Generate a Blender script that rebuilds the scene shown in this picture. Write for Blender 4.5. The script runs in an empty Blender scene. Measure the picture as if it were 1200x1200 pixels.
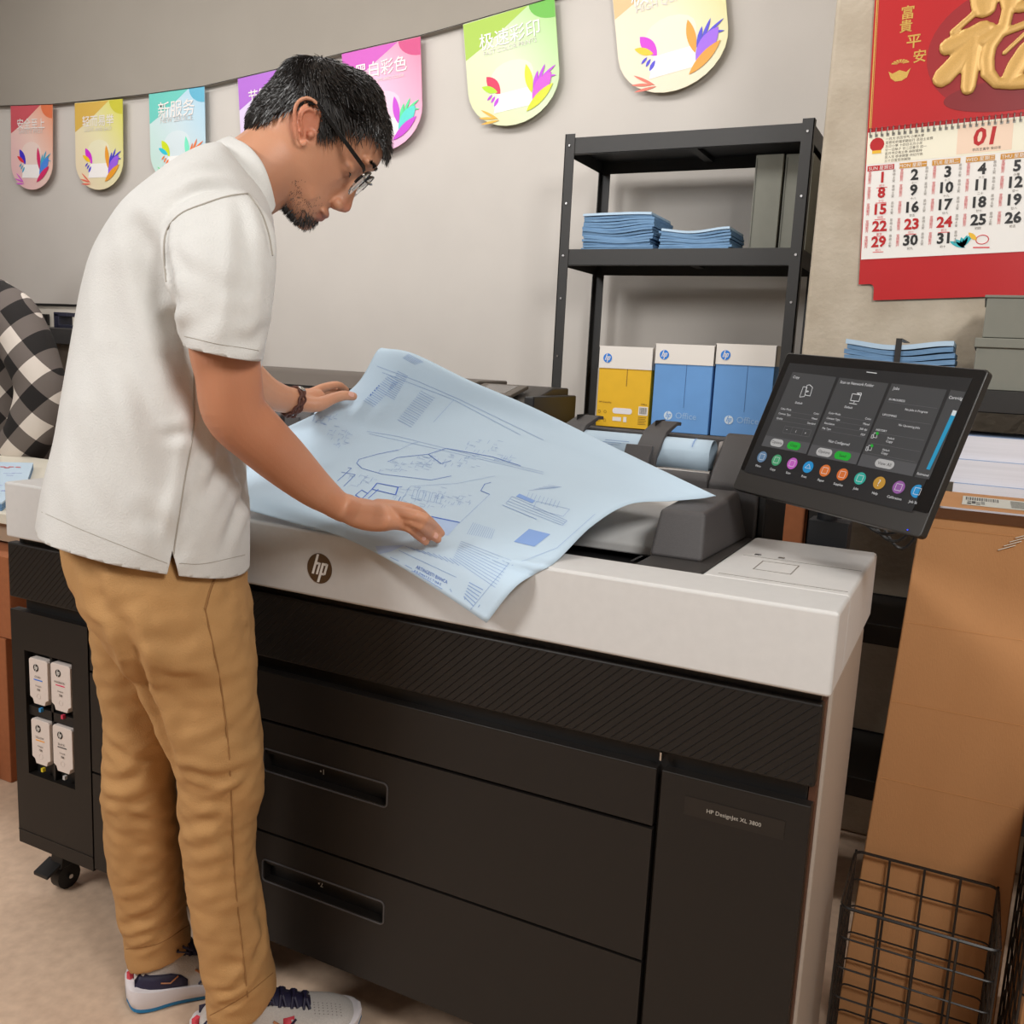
import bpy, bmesh, math, random
import numpy as np
from mathutils import Vector, Matrix
from mathutils.bvhtree import BVHTree
random.seed(7)
SC = bpy.context.scene
COL = SC.collection

# ------------------------------------------------------------------ camera
YAW, PITCH, ROLL, FPX = -0.458798, 0.164097, 0.050098, 1085.89
CAM = Vector((1.708, -1.19625, 1.1836))
def cam_axes():
    cy, sy, cp, sp = math.cos(YAW), math.sin(YAW), math.cos(PITCH), math.sin(PITCH)
    f = Vector((sy*cp, cy*cp, -sp)); r = Vector((cy, -sy, 0)); u = r.cross(f)
    c, s = math.cos(ROLL), math.sin(ROLL)
    return c*r + s*u, -s*r + c*u, f
CR, CU, CF = cam_axes()
cd = bpy.data.cameras.new('camera'); cam = bpy.data.objects.new('camera', cd); COL.objects.link(cam)
cam.matrix_world = Matrix(((CR.x, CU.x, -CF.x, CAM.x), (CR.y, CU.y, -CF.y, CAM.y), (CR.z, CU.z, -CF.z, CAM.z), (0, 0, 0, 1)))
cd.sensor_width = 36; cd.lens = 36*FPX/1200; cd.clip_start = 0.05
SC.camera = cam
# ------------------------------------------------------------------ world, exposure, lights
SC.view_settings.view_transform = 'Standard'; SC.view_settings.look = 'None'
SC.view_settings.gamma = 1; SC.view_settings.use_curve_mapping = False
SC.view_settings.exposure = 0.0
w = bpy.data.worlds.new('world'); SC.world = w; w.use_nodes = True
w.node_tree.nodes['Background'].inputs[0].default_value = (1, .96, .9, 1)
w.node_tree.nodes['Background'].inputs[1].default_value = 0.3
def area(name, loc, target, size, power, color=(1, .93, .84), sy=None):
    l = bpy.data.lights.new(name, 'AREA'); l.size = size; l.energy = power; l.color = color
    if sy: l.shape = 'RECTANGLE'; l.size_y = sy
    o = bpy.data.objects.new(name, l); COL.objects.link(o); o.location = loc
    o.rotation_euler = (Vector(target)-Vector(loc)).to_track_quat('-Z', 'Y').to_euler()
    return o
area('key_light', (-0.6, -2.3, 2.5), (0.9, 0.3, 1.0), 0.8, 60, (1, .995, .985))
area('wall_fill', (-0.9, 0.9, 2.9), (-0.9, 2.3, 1.2), 4.2, 60, (1, .985, .97), .5)  # unseen fill lamp, added to brighten the back wall
area('side_light', (2.6, -1.3, 2.4), (0.4, 2.2, 1.3), 0.6, 40, (1, .99, .97))

# ------------------------------------------------------------------ pixel of the photo -> point at a real distance
def ray(px, py): return CF + CR*((px-600)/FPX) - CU*((py-600)/FPX)
def at(px, py, ax, val):
    d = ray(px, py); return CAM + d*((val-CAM[ax])/d[ax])
V = Vector((-.69, .72, 0)).normalized()
def P(px, py, d):
    r = ray(px, py); return CAM + r*(d/r.dot(V))
def on_plane(px, py, p0, n):
    r = ray(px, py); return CAM + r*((p0-CAM).dot(n)/r.dot(n))
def depth(p): return (p-CAM).dot(CF)

# ------------------------------------------------------------------ materials
def lin(c): return tuple(((x/255)/12.92 if x/255 <= .04045 else ((x/255+.055)/1.055)**2.4) for x in c)+(1,)
MATS = {}
def mat(name, rgb, rough=.5, metal=0, noise=0, nscale=40, bump=0, bscale=200, coat=0, spec=.5, emit=0, rgb2=None, stretch=None):
    if name in MATS: return MATS[name]
    m = bpy.data.materials.new(name); m.use_nodes = True; nt = m.node_tree; b = nt.nodes['Principled BSDF']
    b.inputs['Base Color'].default_value = lin(rgb); b.inputs['Roughness'].default_value = rough
    b.inputs['Metallic'].default_value = metal; b.inputs['Specular IOR Level'].default_value = spec
    if coat: b.inputs['Coat Weight'].default_value = coat; b.inputs['Coat Roughness'].default_value = .08
    if emit: b.inputs['Emission Color'].default_value = lin(rgb); b.inputs['Emission Strength'].default_value = emit
    if noise or bump or rgb2:
        tc = nt.nodes.new('ShaderNodeTexCoord'); mp = nt.nodes.new('ShaderNodeMapping')
        nt.links.new(tc.outputs['Object'], mp.inputs[0])
        if stretch: mp.inputs['Scale'].default_value = stretch
    if noise or rgb2:
        n = nt.nodes.new('ShaderNodeTexNoise'); n.inputs['Scale'].default_value = nscale; n.inputs['Detail'].default_value = 6
        nt.links.new(mp.outputs[0], n.inputs['Vector'])
        r = nt.nodes.new('ShaderNodeMix'); r.data_type = 'RGBA'
        c = lin(rgb)
        if rgb2: r.inputs[6].default_value = c; r.inputs[7].default_value = lin(rgb2)
        else:
            r.inputs[6].default_value = tuple(x*(1-noise) for x in c[:3])+(1,); r.inputs[7].default_value = tuple(min(1, x*(1+noise)) for x in c[:3])+(1,)
        cr = nt.nodes.new('ShaderNodeMapRange'); cr.inputs[1].default_value = .3; cr.inputs[2].default_value = .7
        nt.links.new(n.outputs[0], cr.inputs[0]); nt.links.new(cr.outputs[0], r.inputs[0])
        nt.links.new(r.outputs[2], b.inputs['Base Color'])
    if bump:
        n2 = nt.nodes.new('ShaderNodeTexNoise'); n2.inputs['Scale'].default_value = bscale; n2.inputs['Detail'].default_value = 4
        nt.links.new(mp.outputs[0], n2.inputs['Vector'])
        bp = nt.nodes.new('ShaderNodeBump'); bp.inputs['Strength'].default_value = bump; bp.inputs['Distance'].default_value = .002
        nt.links.new(n2.outputs[0], bp.inputs['Height']); nt.links.new(bp.outputs[0], b.inputs['Normal'])
    MATS[name] = m; return m
def nd(m, t): return m.node_tree.nodes.new(t)

# ------------------------------------------------------------------ mesh helpers
class MB:
    def __init__(s): s.v = []; s.f = []
    def add(s, vs, fs):
        n = len(s.v); s.v += [tuple(v) for v in vs]; s.f += [tuple(i+n for i in f) for f in fs]; return s
    def box(s, x0, x1, y0, y1, z0, z1, M=None):
        vs = [Vector((x, y, z)) for z in (z0, z1) for y in (y0, y1) for x in (x0, x1)]
        if M: vs = [M @ v for v in vs]
        return s.add(vs, [(0, 2, 3, 1), (4, 5, 7, 6), (0, 1, 5, 4), (2, 6, 7, 3), (0, 4, 6, 2), (1, 3, 7, 5)])
    def prism(s, pts, vec, hole=None):
        n = len(pts); a = [Vector(p) for p in pts]; b = [p+Vector(vec) for p in a]
        return s.add(a+b, [tuple(range(n))[::-1], tuple(range(n, 2*n))]+[(i, (i+1) % n, n+(i+1) % n, n+i) for i in range(n)])
    def rings(s, R, cap=True, closed=False):
        k = len(R[0]); n = len(R); vs = [p for r in R for p in r]; fs = []
        for i in range(n-1 if not closed else n):
            for j in range(k):
                i2 = (i+1) % n; fs.append((i*k+j, i*k+(j+1) % k, i2*k+(j+1) % k, i2*k+j))
        if cap and not closed: fs += [tuple(range(k))[::-1], tuple((n-1)*k+j for j in range(k))]
        return s.add(vs, fs)
    def tube(s, pts, r, k=8, closed=False):
        pts = [Vector(p) for p in pts]; n = len(pts); R = []; up = Vector((0, 0, 1))
        rr = r if isinstance(r, (list, tuple)) else [r]*n; prev = None
        for i in range(n):
            t = (pts[(i+1) % n]-pts[i-1]) if closed else (pts[min(i+1, n-1)]-pts[max(i-1, 0)])
            t = t.normalized() if t.length > 1e-9 else up
            if prev is None: a = t.cross(up if abs(t.z) < .9 else Vector((1, 0, 0))).normalized()
            else:
                a = prev-t*prev.dot(t); a = a.normalized() if a.length > 1e-6 else t.orthogonal().normalized()
            prev = a; b = t.cross(a)
            R.append([pts[i]+(a*math.cos(2*math.pi*j/k)+b*math.sin(2*math.pi*j/k))*rr[i] for j in range(k)])
        return s.rings(R, closed=closed)
    def sphere(s, c, r, M=None, n=16, m=10):
        c = Vector(c); r = Vector(r) if not isinstance(r, (int, float)) else Vector((r, r, r)); M = M or Matrix.Identity(3)
        R = []
        for i in range(1, m):
            a = math.pi*i/m
            R.append([c+M @ Vector((r.x*math.sin(a)*math.cos(2*math.pi*j/n), r.y*math.sin(a)*math.sin(2*math.pi*j/n), r.z*math.cos(a))) for j in range(n)])
        b = len(s.v); s.rings(R, cap=False); L = (m-2)*n
        t1 = c+M @ Vector((0, 0, r.z)); t2 = c-M @ Vector((0, 0, r.z)); s.v += [tuple(t1), tuple(t2)]
        s.f += [(b+(j+1) % n, b+j, len(s.v)-2) for j in range(n)]+[(b+L+j, b+L+(j+1) % n, len(s.v)-1) for j in range(n)]
        return s
    def grid(s, G):
        n = len(G); k = len(G[0])
        return s.add([p for r in G for p in r], [(i*k+j, i*k+j+1, (i+1)*k+j+1, (i+1)*k+j) for i in range(n-1) for j in range(k-1)])
    def mesh(s, name):
        me = bpy.data.meshes.new(name); me.from_pydata(s.v, [], s.f); me.validate(); me.update()
        b = bmesh.new(); b.from_mesh(me); bmesh.ops.recalc_face_normals(b, faces=b.faces); b.to_mesh(me); b.free(); return me
    def build(s, name, m, parent=None, smooth=False, bevel=0, seg=2, angle=40):
        o = bpy.data.objects.new(name, s.mesh(name)); COL.objects.link(o); return fin(o, m, parent, smooth, bevel, seg, angle)
def fin(o, m, parent=None, smooth=False, bevel=0, seg=2, angle=40):
    o.data.materials.clear(); o.data.materials.append(m)
    if bevel:
        b = o.modifiers.new('bevel', 'BEVEL'); b.width = bevel; b.segments = seg; b.limit_method = 'ANGLE'; b.angle_limit = math.radians(angle); b.harden_normals = True
        smooth = True
    if smooth:
        for p in o.data.polygons: p.use_smooth = True
        if not bevel: o.data.set_sharp_from_angle(angle=math.radians(angle))
    if parent: set_parent(o, parent)
    return o
def set_parent(o, p):
    o.parent = p
    if p.type == 'EMPTY' or True: o.matrix_parent_inverse = Matrix.Translation(-Vector(p.location)) if not p.parent else Matrix.Identity(4)
def tag(o, label=None, cat=None, group=None, kind=None):
    if label: o['label'] = label
    if cat: o['category'] = cat
    if group: o['group'] = group
    if kind: o['kind'] = kind
    return o
def thing(name, label, cat, loc=(0, 0, 0), group=None):
    o = bpy.data.objects.new(name, None); COL.objects.link(o); o.location = loc; o.empty_display_size = .05
    return tag(o, label, cat, group)
def struct(o): o['kind'] = 'structure'; return o
def rect_hole(mb, x0, x1, z0, z1, hx0, hx1, hz0, hz1, y0, y1, pocket=.03, thick=.004):
    mb.box(x0, x1, y0, y1, z0, hz0); mb.box(x0, x1, y0, y1, hz1, z1); mb.box(x0, hx0, y0, y1, hz0, hz1); mb.box(hx1, x1, y0, y1, hz0, hz1)
def rrect(w_, h_, r, n=6):
    pts = []
    for cx, cy, a0 in ((w_/2-r, h_/2-r, 0), (-w_/2+r, h_/2-r, 90), (-w_/2+r, -h_/2+r, 180), (w_/2-r, -h_/2+r, 270)):
        for i in range(n+1):
            a = math.radians(a0+90*i/n); pts.append((cx+r*math.cos(a), cy+r*math.sin(a)))
    return pts
def flat(pts2, o, u, v, n, t=.0004):     # thin raised print: outline in (u,v) at origin o
    return MB().prism([o+u*a+v*b+n*.0002 for a, b in pts2], n*t)
_tx = {}
def text_geo(s, bold=0, shear=0, sp=1):
    key = (s, bold, shear, sp)
    if key in _tx: return _tx[key]
    c = bpy.data.curves.new('t', 'FONT'); c.body = s; c.size = 1; c.offset = bold; c.shear = shear; c.space_character = sp; c.resolution_u = 2
    o = bpy.data.objects.new('t', c); COL.objects.link(o)
    dg = bpy.context.evaluated_depsgraph_get(); me = bpy.data.meshes.new_from_object(o.evaluated_get(dg))
    v = [(p.co.x, p.co.y) for p in me.vertices]; f = [tuple(p.vertices) for p in me.polygons]
    bpy.data.objects.remove(o); bpy.data.meshes.remove(me); bpy.data.curves.remove(c)
    _tx[key] = (v, f); return v, f
def text(s, o, u, v, n, size=None, width=None, align='l', bold=0, shear=0, lift=.0008, mb=None, sp=1, valign='b'):
    vs, fs = text_geo(s, bold, shear, sp)
    if not vs: return mb or MB()
    x0 = min(a for a, b in vs); x1 = max(a for a, b in vs); y0 = min(b for a, b in vs); y1 = max(b for a, b in vs)
    k = size if size else width/(x1-x0)
    ox = {'l': x0, 'c': (x0+x1)/2, 'r': x1}[align]; oy = 0 if valign == 'b' else (y0+y1)/2
    mb = mb or MB(); mb.add([o+u*((a-ox)*k)+v*((b-oy)*k)+n*lift for a, b in vs], fs); return mb
def hp_mark(o, u, v, n, r, lift=.0006):   # the round emblem: returns (disc, letters)
    disc = MB().prism([o+u*(r*math.cos(t))+v*(r*math.sin(t))+n*.0002 for t in [2*math.pi*i/40 for i in range(40)]], n*lift)
    L = MB()
    def bar(x0, x1, y0, y1):
        q = []
        for x, y in ((x0, y0), (x1, y0), (x1, y1), (x0, y1)): q.append(o+u*((x+.30*y)*r)+v*(y*r)+n*(lift+.0002))
        L.prism(q, n*lift*.5)
    bar(-.50, -.32, -.42, .93); bar(-.32, -.12, .24, .40); bar(-.16, .0, -.42, .38)
    bar(.10, .28, -.93, .40); bar(.28, .50, .24, .40); bar(.44, .60, -.38, .36); bar(.28, .5, -.42, -.27)
    return disc, L

# ------------------------------------------------------------------ common materials
M_wall = mat('wall_paint', (195, 189, 182), .9, noise=.03, nscale=3, bump=.15, bscale=300)
M_wallup = mat('bulkhead_paint', (148, 141, 131), .9, noise=.03, nscale=3, bump=.15, bscale=300)
M_conc = mat('concrete', (188, 176, 158), .92, rgb2=(170, 157, 138), nscale=11, bump=.9, bscale=60)
M_floor = mat('vinyl_floor', (216, 188, 162), .5, rgb2=(198, 170, 146), nscale=38, bump=.05, bscale=300)
M_white = mat('printer_white', (205, 203, 200), .42, noise=.02, nscale=60, bump=.05, bscale=900)
M_black = mat('printer_black', (22, 18, 15), .5, noise=.04, nscale=30, bump=.08, bscale=1500, spec=.45)
M_dark = mat('printer_charcoal', (70, 67, 67), .5, noise=.06, nscale=300, bump=.3, bscale=1200)
M_rec = mat('recess_black', (16, 15, 15), .5)
M_side = mat('printer_side_grey', (172, 160, 148), .4, noise=.02, nscale=50)
M_card = mat('cardboard', (190, 138, 90), .85, rgb2=(178, 126, 80), nscale=5, bump=.3, bscale=500, stretch=(1, 1, .25))
M_cardd = mat('cardboard_brown', (160, 96, 58), .85, noise=.06, nscale=60, bump=.2, bscale=500)
M_steel = mat('shelf_black', (35, 33, 31), .5, noise=.06, nscale=50)
M_ink = mat('white_print', (235, 232, 226), .6)
M_blk = mat('black_plastic', (22, 21, 21), .45)
M_chrome = mat('chrome', (200, 200, 200), .2, metal=1)

# ------------------------------------------------------------------ setting
struct(MB().box(-4.5, 3.6, -4, 2.5, -.1, 0).build('floor', M_floor))
struct(MB().box(-4.5, 3.6, 2.3, 2.5, 0, 3).build('wall_back', M_wall))
struct(MB().box(-4.7, -4.5, -4, 2.5, 0, 3).build('wall_left', M_wall))
struct(MB().box(3.6, 3.8, -4, 2.5, 0, 3).build('wall_right', M_wall))
struct(MB().box(-4.7, 3.8, -4.2, -4, 0, 3).build('wall_front', M_wall))
struct(MB().box(-4.7, 3.8, -4.2, 2.5, 3, 3.1).build('ceiling', M_wall))
struct(MB().box(1.29, 2.7, 1.25, 2.3, 0, 3).build('wall_column', M_conc, bevel=.012))
# the darker bulkhead above the string of pennants, its lower edge gently curved
sp = [(-60, 121), (0, 124), (62, 122), (115, 117), (175, 110), (240, 101), (279, 92), (352, 75), (401, 63), (493, 42), (543, 28), (650, -3), (716, -24), (845, -70), (1000, -130)]
WY = 2.27
low = [at(x, y, 1, WY) for x, y in sp]
low = [Vector((-4.5, WY, low[0].z))]+low+[Vector((1.9, WY, 2.98))]
low = [p for p in low if p.z < 2.99]
mb = MB().prism([Vector((p.x, WY, p.z)) for p in low]+[Vector((1.9, WY, 3)), Vector((-4.5, WY, 3))], (0, .03, 0))
struct(mb.build('trim_1', M_wallup))

# ------------------------------------------------------------------ pennants
def mix_print(name, c1, c2, c3):
    m = bpy.data.materials.new(name); m.use_nodes = True; nt = m.node_tree; b = nt.nodes['Principled BSDF']; b.inputs['Roughness'].default_value = .5
    tc = nd(m, 'ShaderNodeTexCoord'); sx = nd(m, 'ShaderNodeSeparateXYZ'); nt.links.new(tc.outputs['Generated'], sx.inputs[0])
    ad = nd(m, 'ShaderNodeMath'); ad.operation = 'MULTIPLY_ADD'; ad.inputs[1].default_value = .55; nt.links.new(sx.outputs['X'], ad.inputs[0])
    m2 = nd(m, 'ShaderNodeMath'); m2.operation = 'MULTIPLY'; m2.inputs[1].default_value = .45; nt.links.new(sx.outputs['Z'], m2.inputs[0]); nt.links.new(m2.outputs[0], ad.inputs[2])
    cr = nd(m, 'ShaderNodeValToRGB'); nt.links.new(ad.outputs[0], cr.inputs[0])
    cr.color_ramp.elements[0].color = lin(c1); cr.color_ramp.elements[1].color = lin(c3); e = cr.color_ramp.elements.new(.55); e.color = lin(c2)
    nt.links.new(cr.outputs[0], b.inputs['Base Color']); return m
def cpr(c): return mat('print_%02x%02x%02x' % c, c, .5)
def leaf(a, b, w_, n=8):
    a = Vector(a); b = Vector(b); d = b-a; q = Vector((-d.y, d.x)).normalized(); L = []
    for i in range(n+1): t = i/n; L.append(a+d*t+q*w_*math.sin(math.pi*t)**.8)
    for i in range(n-1, 0, -1): t = i/n; L.append(a+d*t-q*w_*math.sin(math.pi*t)**.8)
    return [(p.x, p.y) for p in L]
PY = 2.262
def pennant(px0, py0, px1, py1, drop, txt, sub, base, tri, circ, leaves, label):
    A = at(px0, py0, 1, PY); B = at(px1, py1, 1, PY); W = (B-A).length
    u = (B-A).normalized(); n = Vector((0, -1, 0)); v = n.cross(u); H = drop
    if v.z < 0: v = -v
    r = W*.5; out = [(0, 0), (0, -(H-r*.8))]
    for i in range(1, 16):
        a = math.pi*i/16; out.append((W/2-W/2*math.cos(a), -(H-r*.8)-r*.8*math.sin(a)))
    out += [(W, -(H-r*.8)), (W, 0)]
    t = thing('pennant', label, 'banner', A, 'pennants strung along the wall')
    def dec(name, pts, m, lift): 
        clip = [(min(max(a, 0.001), W-.001), b) for a, b in pts]
        MB().prism([A+u*a+v*b+n*lift for a, b in clip], n*.0003).build(name, m, t)
    MB().prism([A+u*a+v*b for a, b in out], n*.003).build('panel', mix_print('pennant_print', *base), t)
    ins = [(W/2+(a-W/2)*.95, max(b*.985, -H*.985)) for a, b in out]
    dec('print', [(0, -.002), (0, -H*.33), (W*.28, -H*.22), (W*.72, -.002)], cpr(tri), .0032)
    cc = [(W, -.002)]+[(W-W*.27*math.sin(math.radians(90-k*11.25)), -.002-H*.16*math.sin(math.radians(k*11.25))) for k in range(0, 9)]
    dec('print', cc, cpr(circ), .0034)
    arch = [(W*.27, -H*.82), (W*.27, -H*.55)]+[(W*.5-W*.23*math.cos(math.radians(k*22.5)), -H*.55-(-1)*H*.12*math.sin(math.radians(k*22.5))) for k in range(9)]+[(W*.73, -H*.82)]
    dec('print', arch, cpr(tuple(int(x*.72+232*.28) for x in base[1])), .0034)
    dec('print', [(W*.27, -H*.86), (W*.33, -H*.70), (W*.68, -H*.70), (W*.73, -H*.86)], cpr((238, 234, 232)), .0040)
    c1, c2, c3, c4, c5, c6 = leaves
    lv = [((.36, -.70), (.22, -.52), .055, c1), ((.33, -.68), (.16, -.60), .03, c2), ((.28, -.80), (.34, -.73), .018, c3), ((.25, -.76), (.30, -.71), .014, c3), ((.21, -.73), (.27, -.69), .012, c3),
          ((.32, -.92), (.13, -.80), .012, c4), ((.30, -.91), (.10, -.87), .012, c4), ((.33, -.93), (.12, -.93), .012, c4),
          ((.70, -.76), (.66, -.50), .04, c5), ((.72, -.74), (.78, -.58), .02, c3), ((.76, -.70), (.86, -.54), .016, c3), ((.79, -.66), (.97, -.57), .012, c3), ((.79, -.64), (.97, -.66), .012, c3), ((.70, -.82), (.92, -.62), .07, c6), ((.63, -.91), (.93, -.72), .045, c5)]
    for k, (a, b, w_, c) in enumerate(lv):
        dec('leaf', leaf((a[0]*W, a[1]*H), (b[0]*W, b[1]*H), w_*W), cpr(c), .0044+k*.00012)
    m = MB(); text(txt, A+u*(W*.5)+v*(-H*.27), u, v, n, width=W*.66, align='c', bold=.006, lift=.006, mb=m)
    m.build('lettering', cpr((232, 226, 222)), t)
    if sub: text(sub, A+u*(W*.5)+v*(-H*.335), u, v, n, width=W*.58, align='c', lift=.006).build('lettering', cpr((214, 208, 204)), t)
    # two little clips on the string
    for a in (): MB().box(-.006, .006, -.008, .002, -.012, .012, Matrix.Translation(A+u*(a*W)+n*.004)).build('clip', M_chrome, t)
LV1 = ((58, 40, 190), (220, 50, 60), (60, 165, 200), (205, 90, 200), (205, 40, 100), (70, 130, 220))
LV2 = ((200, 40, 200), (235, 190, 20), (70, 60, 200), (225, 110, 90), (225, 150, 40), (150, 90, 220))
LV3 = ((200, 215, 20), (40, 190, 210), (230, 120, 60), (90, 215, 120), (120, 225, 190), (230, 130, 80))
LV5 = ((150, 60, 200), (230, 60, 120), (80, 210, 140), (225, 120, 190), (190, 60, 200), (80, 205, 195))
LV6 = ((205, 30, 80), (170, 215, 20), (185, 60, 210), (225, 170, 60), (205, 210, 30), (200, 80, 200))
H0 = .43
pennant(13, 124, 62, 122, H0, '安全至上', 'SAFETY FIRST', ((222, 176, 182), (228, 196, 184), (222, 140, 100)), (196, 82, 92), (214, 112, 72), LV1, 'coral pink pennant on the wall, leftmost of the row')
pennant(88, 121, 144, 116, H0, '轻而易举', 'LIGHT AND EASY', ((224, 204, 178), (222, 214, 170), (206, 204, 70)), (206, 168, 76), (196, 190, 56), LV2, 'yellow pennant with orange top corner, second from left')
pennant(175, 110, 240, 101, H0, '新服务', 'NEW SERVICE', ((190, 222, 208), (198, 216, 222), (160, 200, 222)), (104, 196, 184), (92, 172, 200), LV3, 'pale turquoise pennant just above the shirt shoulder')
pennant(279, 92, 352, 76, H0, '节能环保', 'ENERGY SAVING', ((214, 196, 226), (212, 196, 228), (160, 80, 190)), (168, 96, 200), (140, 60, 180), LV2, 'purple pennant mostly hidden behind the dark-haired head')
pennant(401, 63, 493, 43, H0, '黑白彩色', 'MONOCHROME AND COLOR', ((222, 160, 210), (226, 178, 204), (214, 120, 150)), (196, 80, 180), (196, 64, 120), LV5, 'magenta pink pennant right of the man\'s forehead')
pennant(543, 29, 650, -3, H0, '极速彩印', 'FAST COLOR PRINTS', ((216, 214, 168), (206, 220, 184), (150, 200, 110)), (158, 190, 66), (98, 176, 60), LV6, 'bright green pennant between the man and the shelving')
pennant(716, -26, 845, -70, .46, '极高画质', 'HIGH QUALITY', ((226, 212, 192), (222, 216, 186), (214, 206, 110)), (214, 180, 130), (210, 190, 90), LV2, 'cream and yellow pennant above the black shelving, top cut off')
mb = MB(); pts = [Vector((p.x, PY-.006, p.z-.004)) for p in low[1:-1]]
mb.tube(pts, .0014, 6); tag(mb.build('banner_string', M_rec), 'thin dark string the pennants hang from along the wall', 'string')

# ------------------------------------------------------------------ the wide-format printer
printer = thing('wide_format_printer', 'large white-topped black wide-format printer the man leans over', 'printer', (0.8, .2, 0))
ZT, ZB = .8936, .7825
X1 = 1.584
m = MB()
m.prism([(0, -.0176, ZB), (0, -.0176, ZT), (0, .09, ZT), (0, .09, ZB)], (X1, 0, 0))
m.build('top_cover', M_white, printer, bevel=.0055, seg=3)
m = MB(); m.box(1.38, X1, .088, .445, ZB, ZT-.0002); m.build('end_cover', M_white, printer, bevel=.006)
m = MB(); m.box(0, .10, .088, .60, ZB, ZT-.0002); m.build('end_cover', M_white, printer, bevel=.006)
MB().box(.10, 1.38, .088, .60, ZB, .862).build('scanner_tray', M_rec, printer)
# grooves, hatch and chrome chips standing in for glints in the right end of the top cover
m = MB()
for y in (.108, .265): m.box(1.40, X1-.006, y-.0006, y+.0006, ZT-.0005, ZT+.0003)
m.box(1.436, 1.4372, .169, .239, ZT-.0005, ZT+.0004); m.box(1.490, 1.4912, .169, .239, ZT-.0005, ZT+.0004)
m.box(1.436, 1.4912, .2385, .2397, ZT-.0005, ZT+.0004); m.box(1.436, 1.4912, .1690, .1700, ZT-.0005, ZT+.0004)
m.build('groove', mat('groove_grey', (120, 114, 106), .6), printer)
for x in (1.415, 1.452): MB().box(x, x+.010, .275, .283, ZT, ZT+.0015).build('glint_chip', M_chrome, printer, bevel=.0005)
# body
MB().box(.0, 1.565, .02, .40, .118, ZB).build('body', M_rec, printer, bevel=.004)
MB().box(.0, 1.57, .012, .03, .764, .7825).build('shadow_gap', M_blk, printer)
ms = bpy.data.materials.new('striped_black'); ms.use_nodes = True; nt = ms.node_tree; b = nt.nodes['Principled BSDF']
b.inputs['Base Color'].default_value = lin((31, 27, 23)); b.inputs['Roughness'].default_value = .45
tc = nd(ms, 'ShaderNodeTexCoord'); mp = nd(ms, 'ShaderNodeMapping'); mp.inputs['Rotation'].default_value = (0, math.radians(43), 0)
wv = nd(ms, 'ShaderNodeTexWave'); wv.bands_direction = 'X'; wv.wave_profile = 'SAW'; wv.inputs['Scale'].default_value = 22
bpn = nd(ms, 'ShaderNodeBump'); bpn.inputs['Strength'].default_value = .9; bpn.inputs['Distance'].default_value = .003
nt.links.new(tc.outputs['Object'], mp.inputs[0]); nt.links.new(mp.outputs[0], wv.inputs['Vector']); nt.links.new(wv.outputs['Fac'], bpn.inputs['Height']); nt.links.new(bpn.outputs[0], b.inputs['Normal'])
MB().box(-.0223, 1.5745, 0, .022, .652, .7667).build('front_band', M_black, printer, bevel=.004)
m = MB(); x = -.1
while x < 1.58:
    a0, a1 = max(x, -.018), x; z0_ = .656; z1_ = .7625; L_ = z1_-z0_
    p0 = (x, z0_); p1 = (x+L_*1.05, z1_)
    if x < -.018: t_ = (-.018-x)/(L_*1.05); p0 = (-.018, z0_+L_*t_)
    if x+L_*1.05 > 1.570: t_ = (1.570-x)/(L_*1.05); p1 = (1.570, z0_+L_*t_)
    if p1[0] > p0[0]+.002 and p1[0] <= 1.5701 and p0[0] >= -.0181:
        m.add([(p0[0]-.0012, 0, p0[1]), (p0[0]+.0012, 0, p0[1]), (p1[0]+.0012, 0, p1[1]), (p1[0]-.0012, 0, p1[1]), (p0[0], -.0013, p0[1]), (p1[0], -.0013, p1[1])], [(0, 4, 5, 3), (4, 1, 2, 5), (0, 1, 4), (3, 5, 2)])
    x += .0145
tag(m.build('band_ribs', M_black, printer), kind='stuff')
# ink door at the left with its bay
m = MB(); rect_hole(m, -.0205, .2075, .111, .6265, .018, .160, .276, .545, 0, .02)
m.build('ink_door', M_black, printer)
m = MB(); m.box(.018, .160, .018, .024, .276, .545); m.box(.088, .094, .006, .02, .276, .545); m.box(.018, .160, .006, .02, .405, .425)
m.build('ink_bay', M_rec, printer)
MB().box(-.0205, .2075, -.0012, .0, .14, .1415).build('seam', M_blk, printer)
# drawers
def drawer(z0, z1, x0, x1, h=None, num=None):
    m = MB()
    if h:
        hx0, hx1, hz0, hz1 = h; rect_hole(m, x0, x1, z0, z1, hx0, hx1, hz0, hz1, 0, .02)
        d = m.build('drawer', M_black, printer)
        q = MB(); q.box(hx0, hx1, .018, .0199, hz0, hz1); q.box(hx0, hx1, .004, .012, hz1-.006, hz1); q.build('drawer_pocket', M_rec, d)
        fr = MB(); pts = rrect(hx1-hx0+.006, hz1-hz0+.006, .008); cx, cz = (hx0+hx1)/2, (hz0+hz1)/2
        fr.tube([(cx+a, -.0004, cz+b_) for a, b_ in pts], .0016, 6, closed=True); fr.build('handle_rim', M_dark, d, smooth=True)
        text(num, Vector((cx-.02, .0179, cz-.006)), Vector((1, 0, 0)), Vector((0, 0, 1)), Vector((0, -1, 0)), size=.014).build('lettering', M_ink, d)
    else: m.box(x0, x1, 0, .02, z0, z1).build('drawer', M_black, printer, bevel=.0015)
drawer(.5395, .6265, .212, 1.3635)
drawer(.3300, .5350, .212, 1.3635, (.655, .912, .447, .4825), '•1')
drawer(.1185, .3255, .212, 1.3635, (.655, .912, .236, .2715), '•2')
m = MB(); m.box(1.3665, 1.369, -.001, .02, .64, .652)
m.build('catch', M_chrome, printer)
MB().box(1.3710, 1.5735, 0, .02, .1, .6265).build('side_door', M_black, printer, bevel=.0015)
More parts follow.
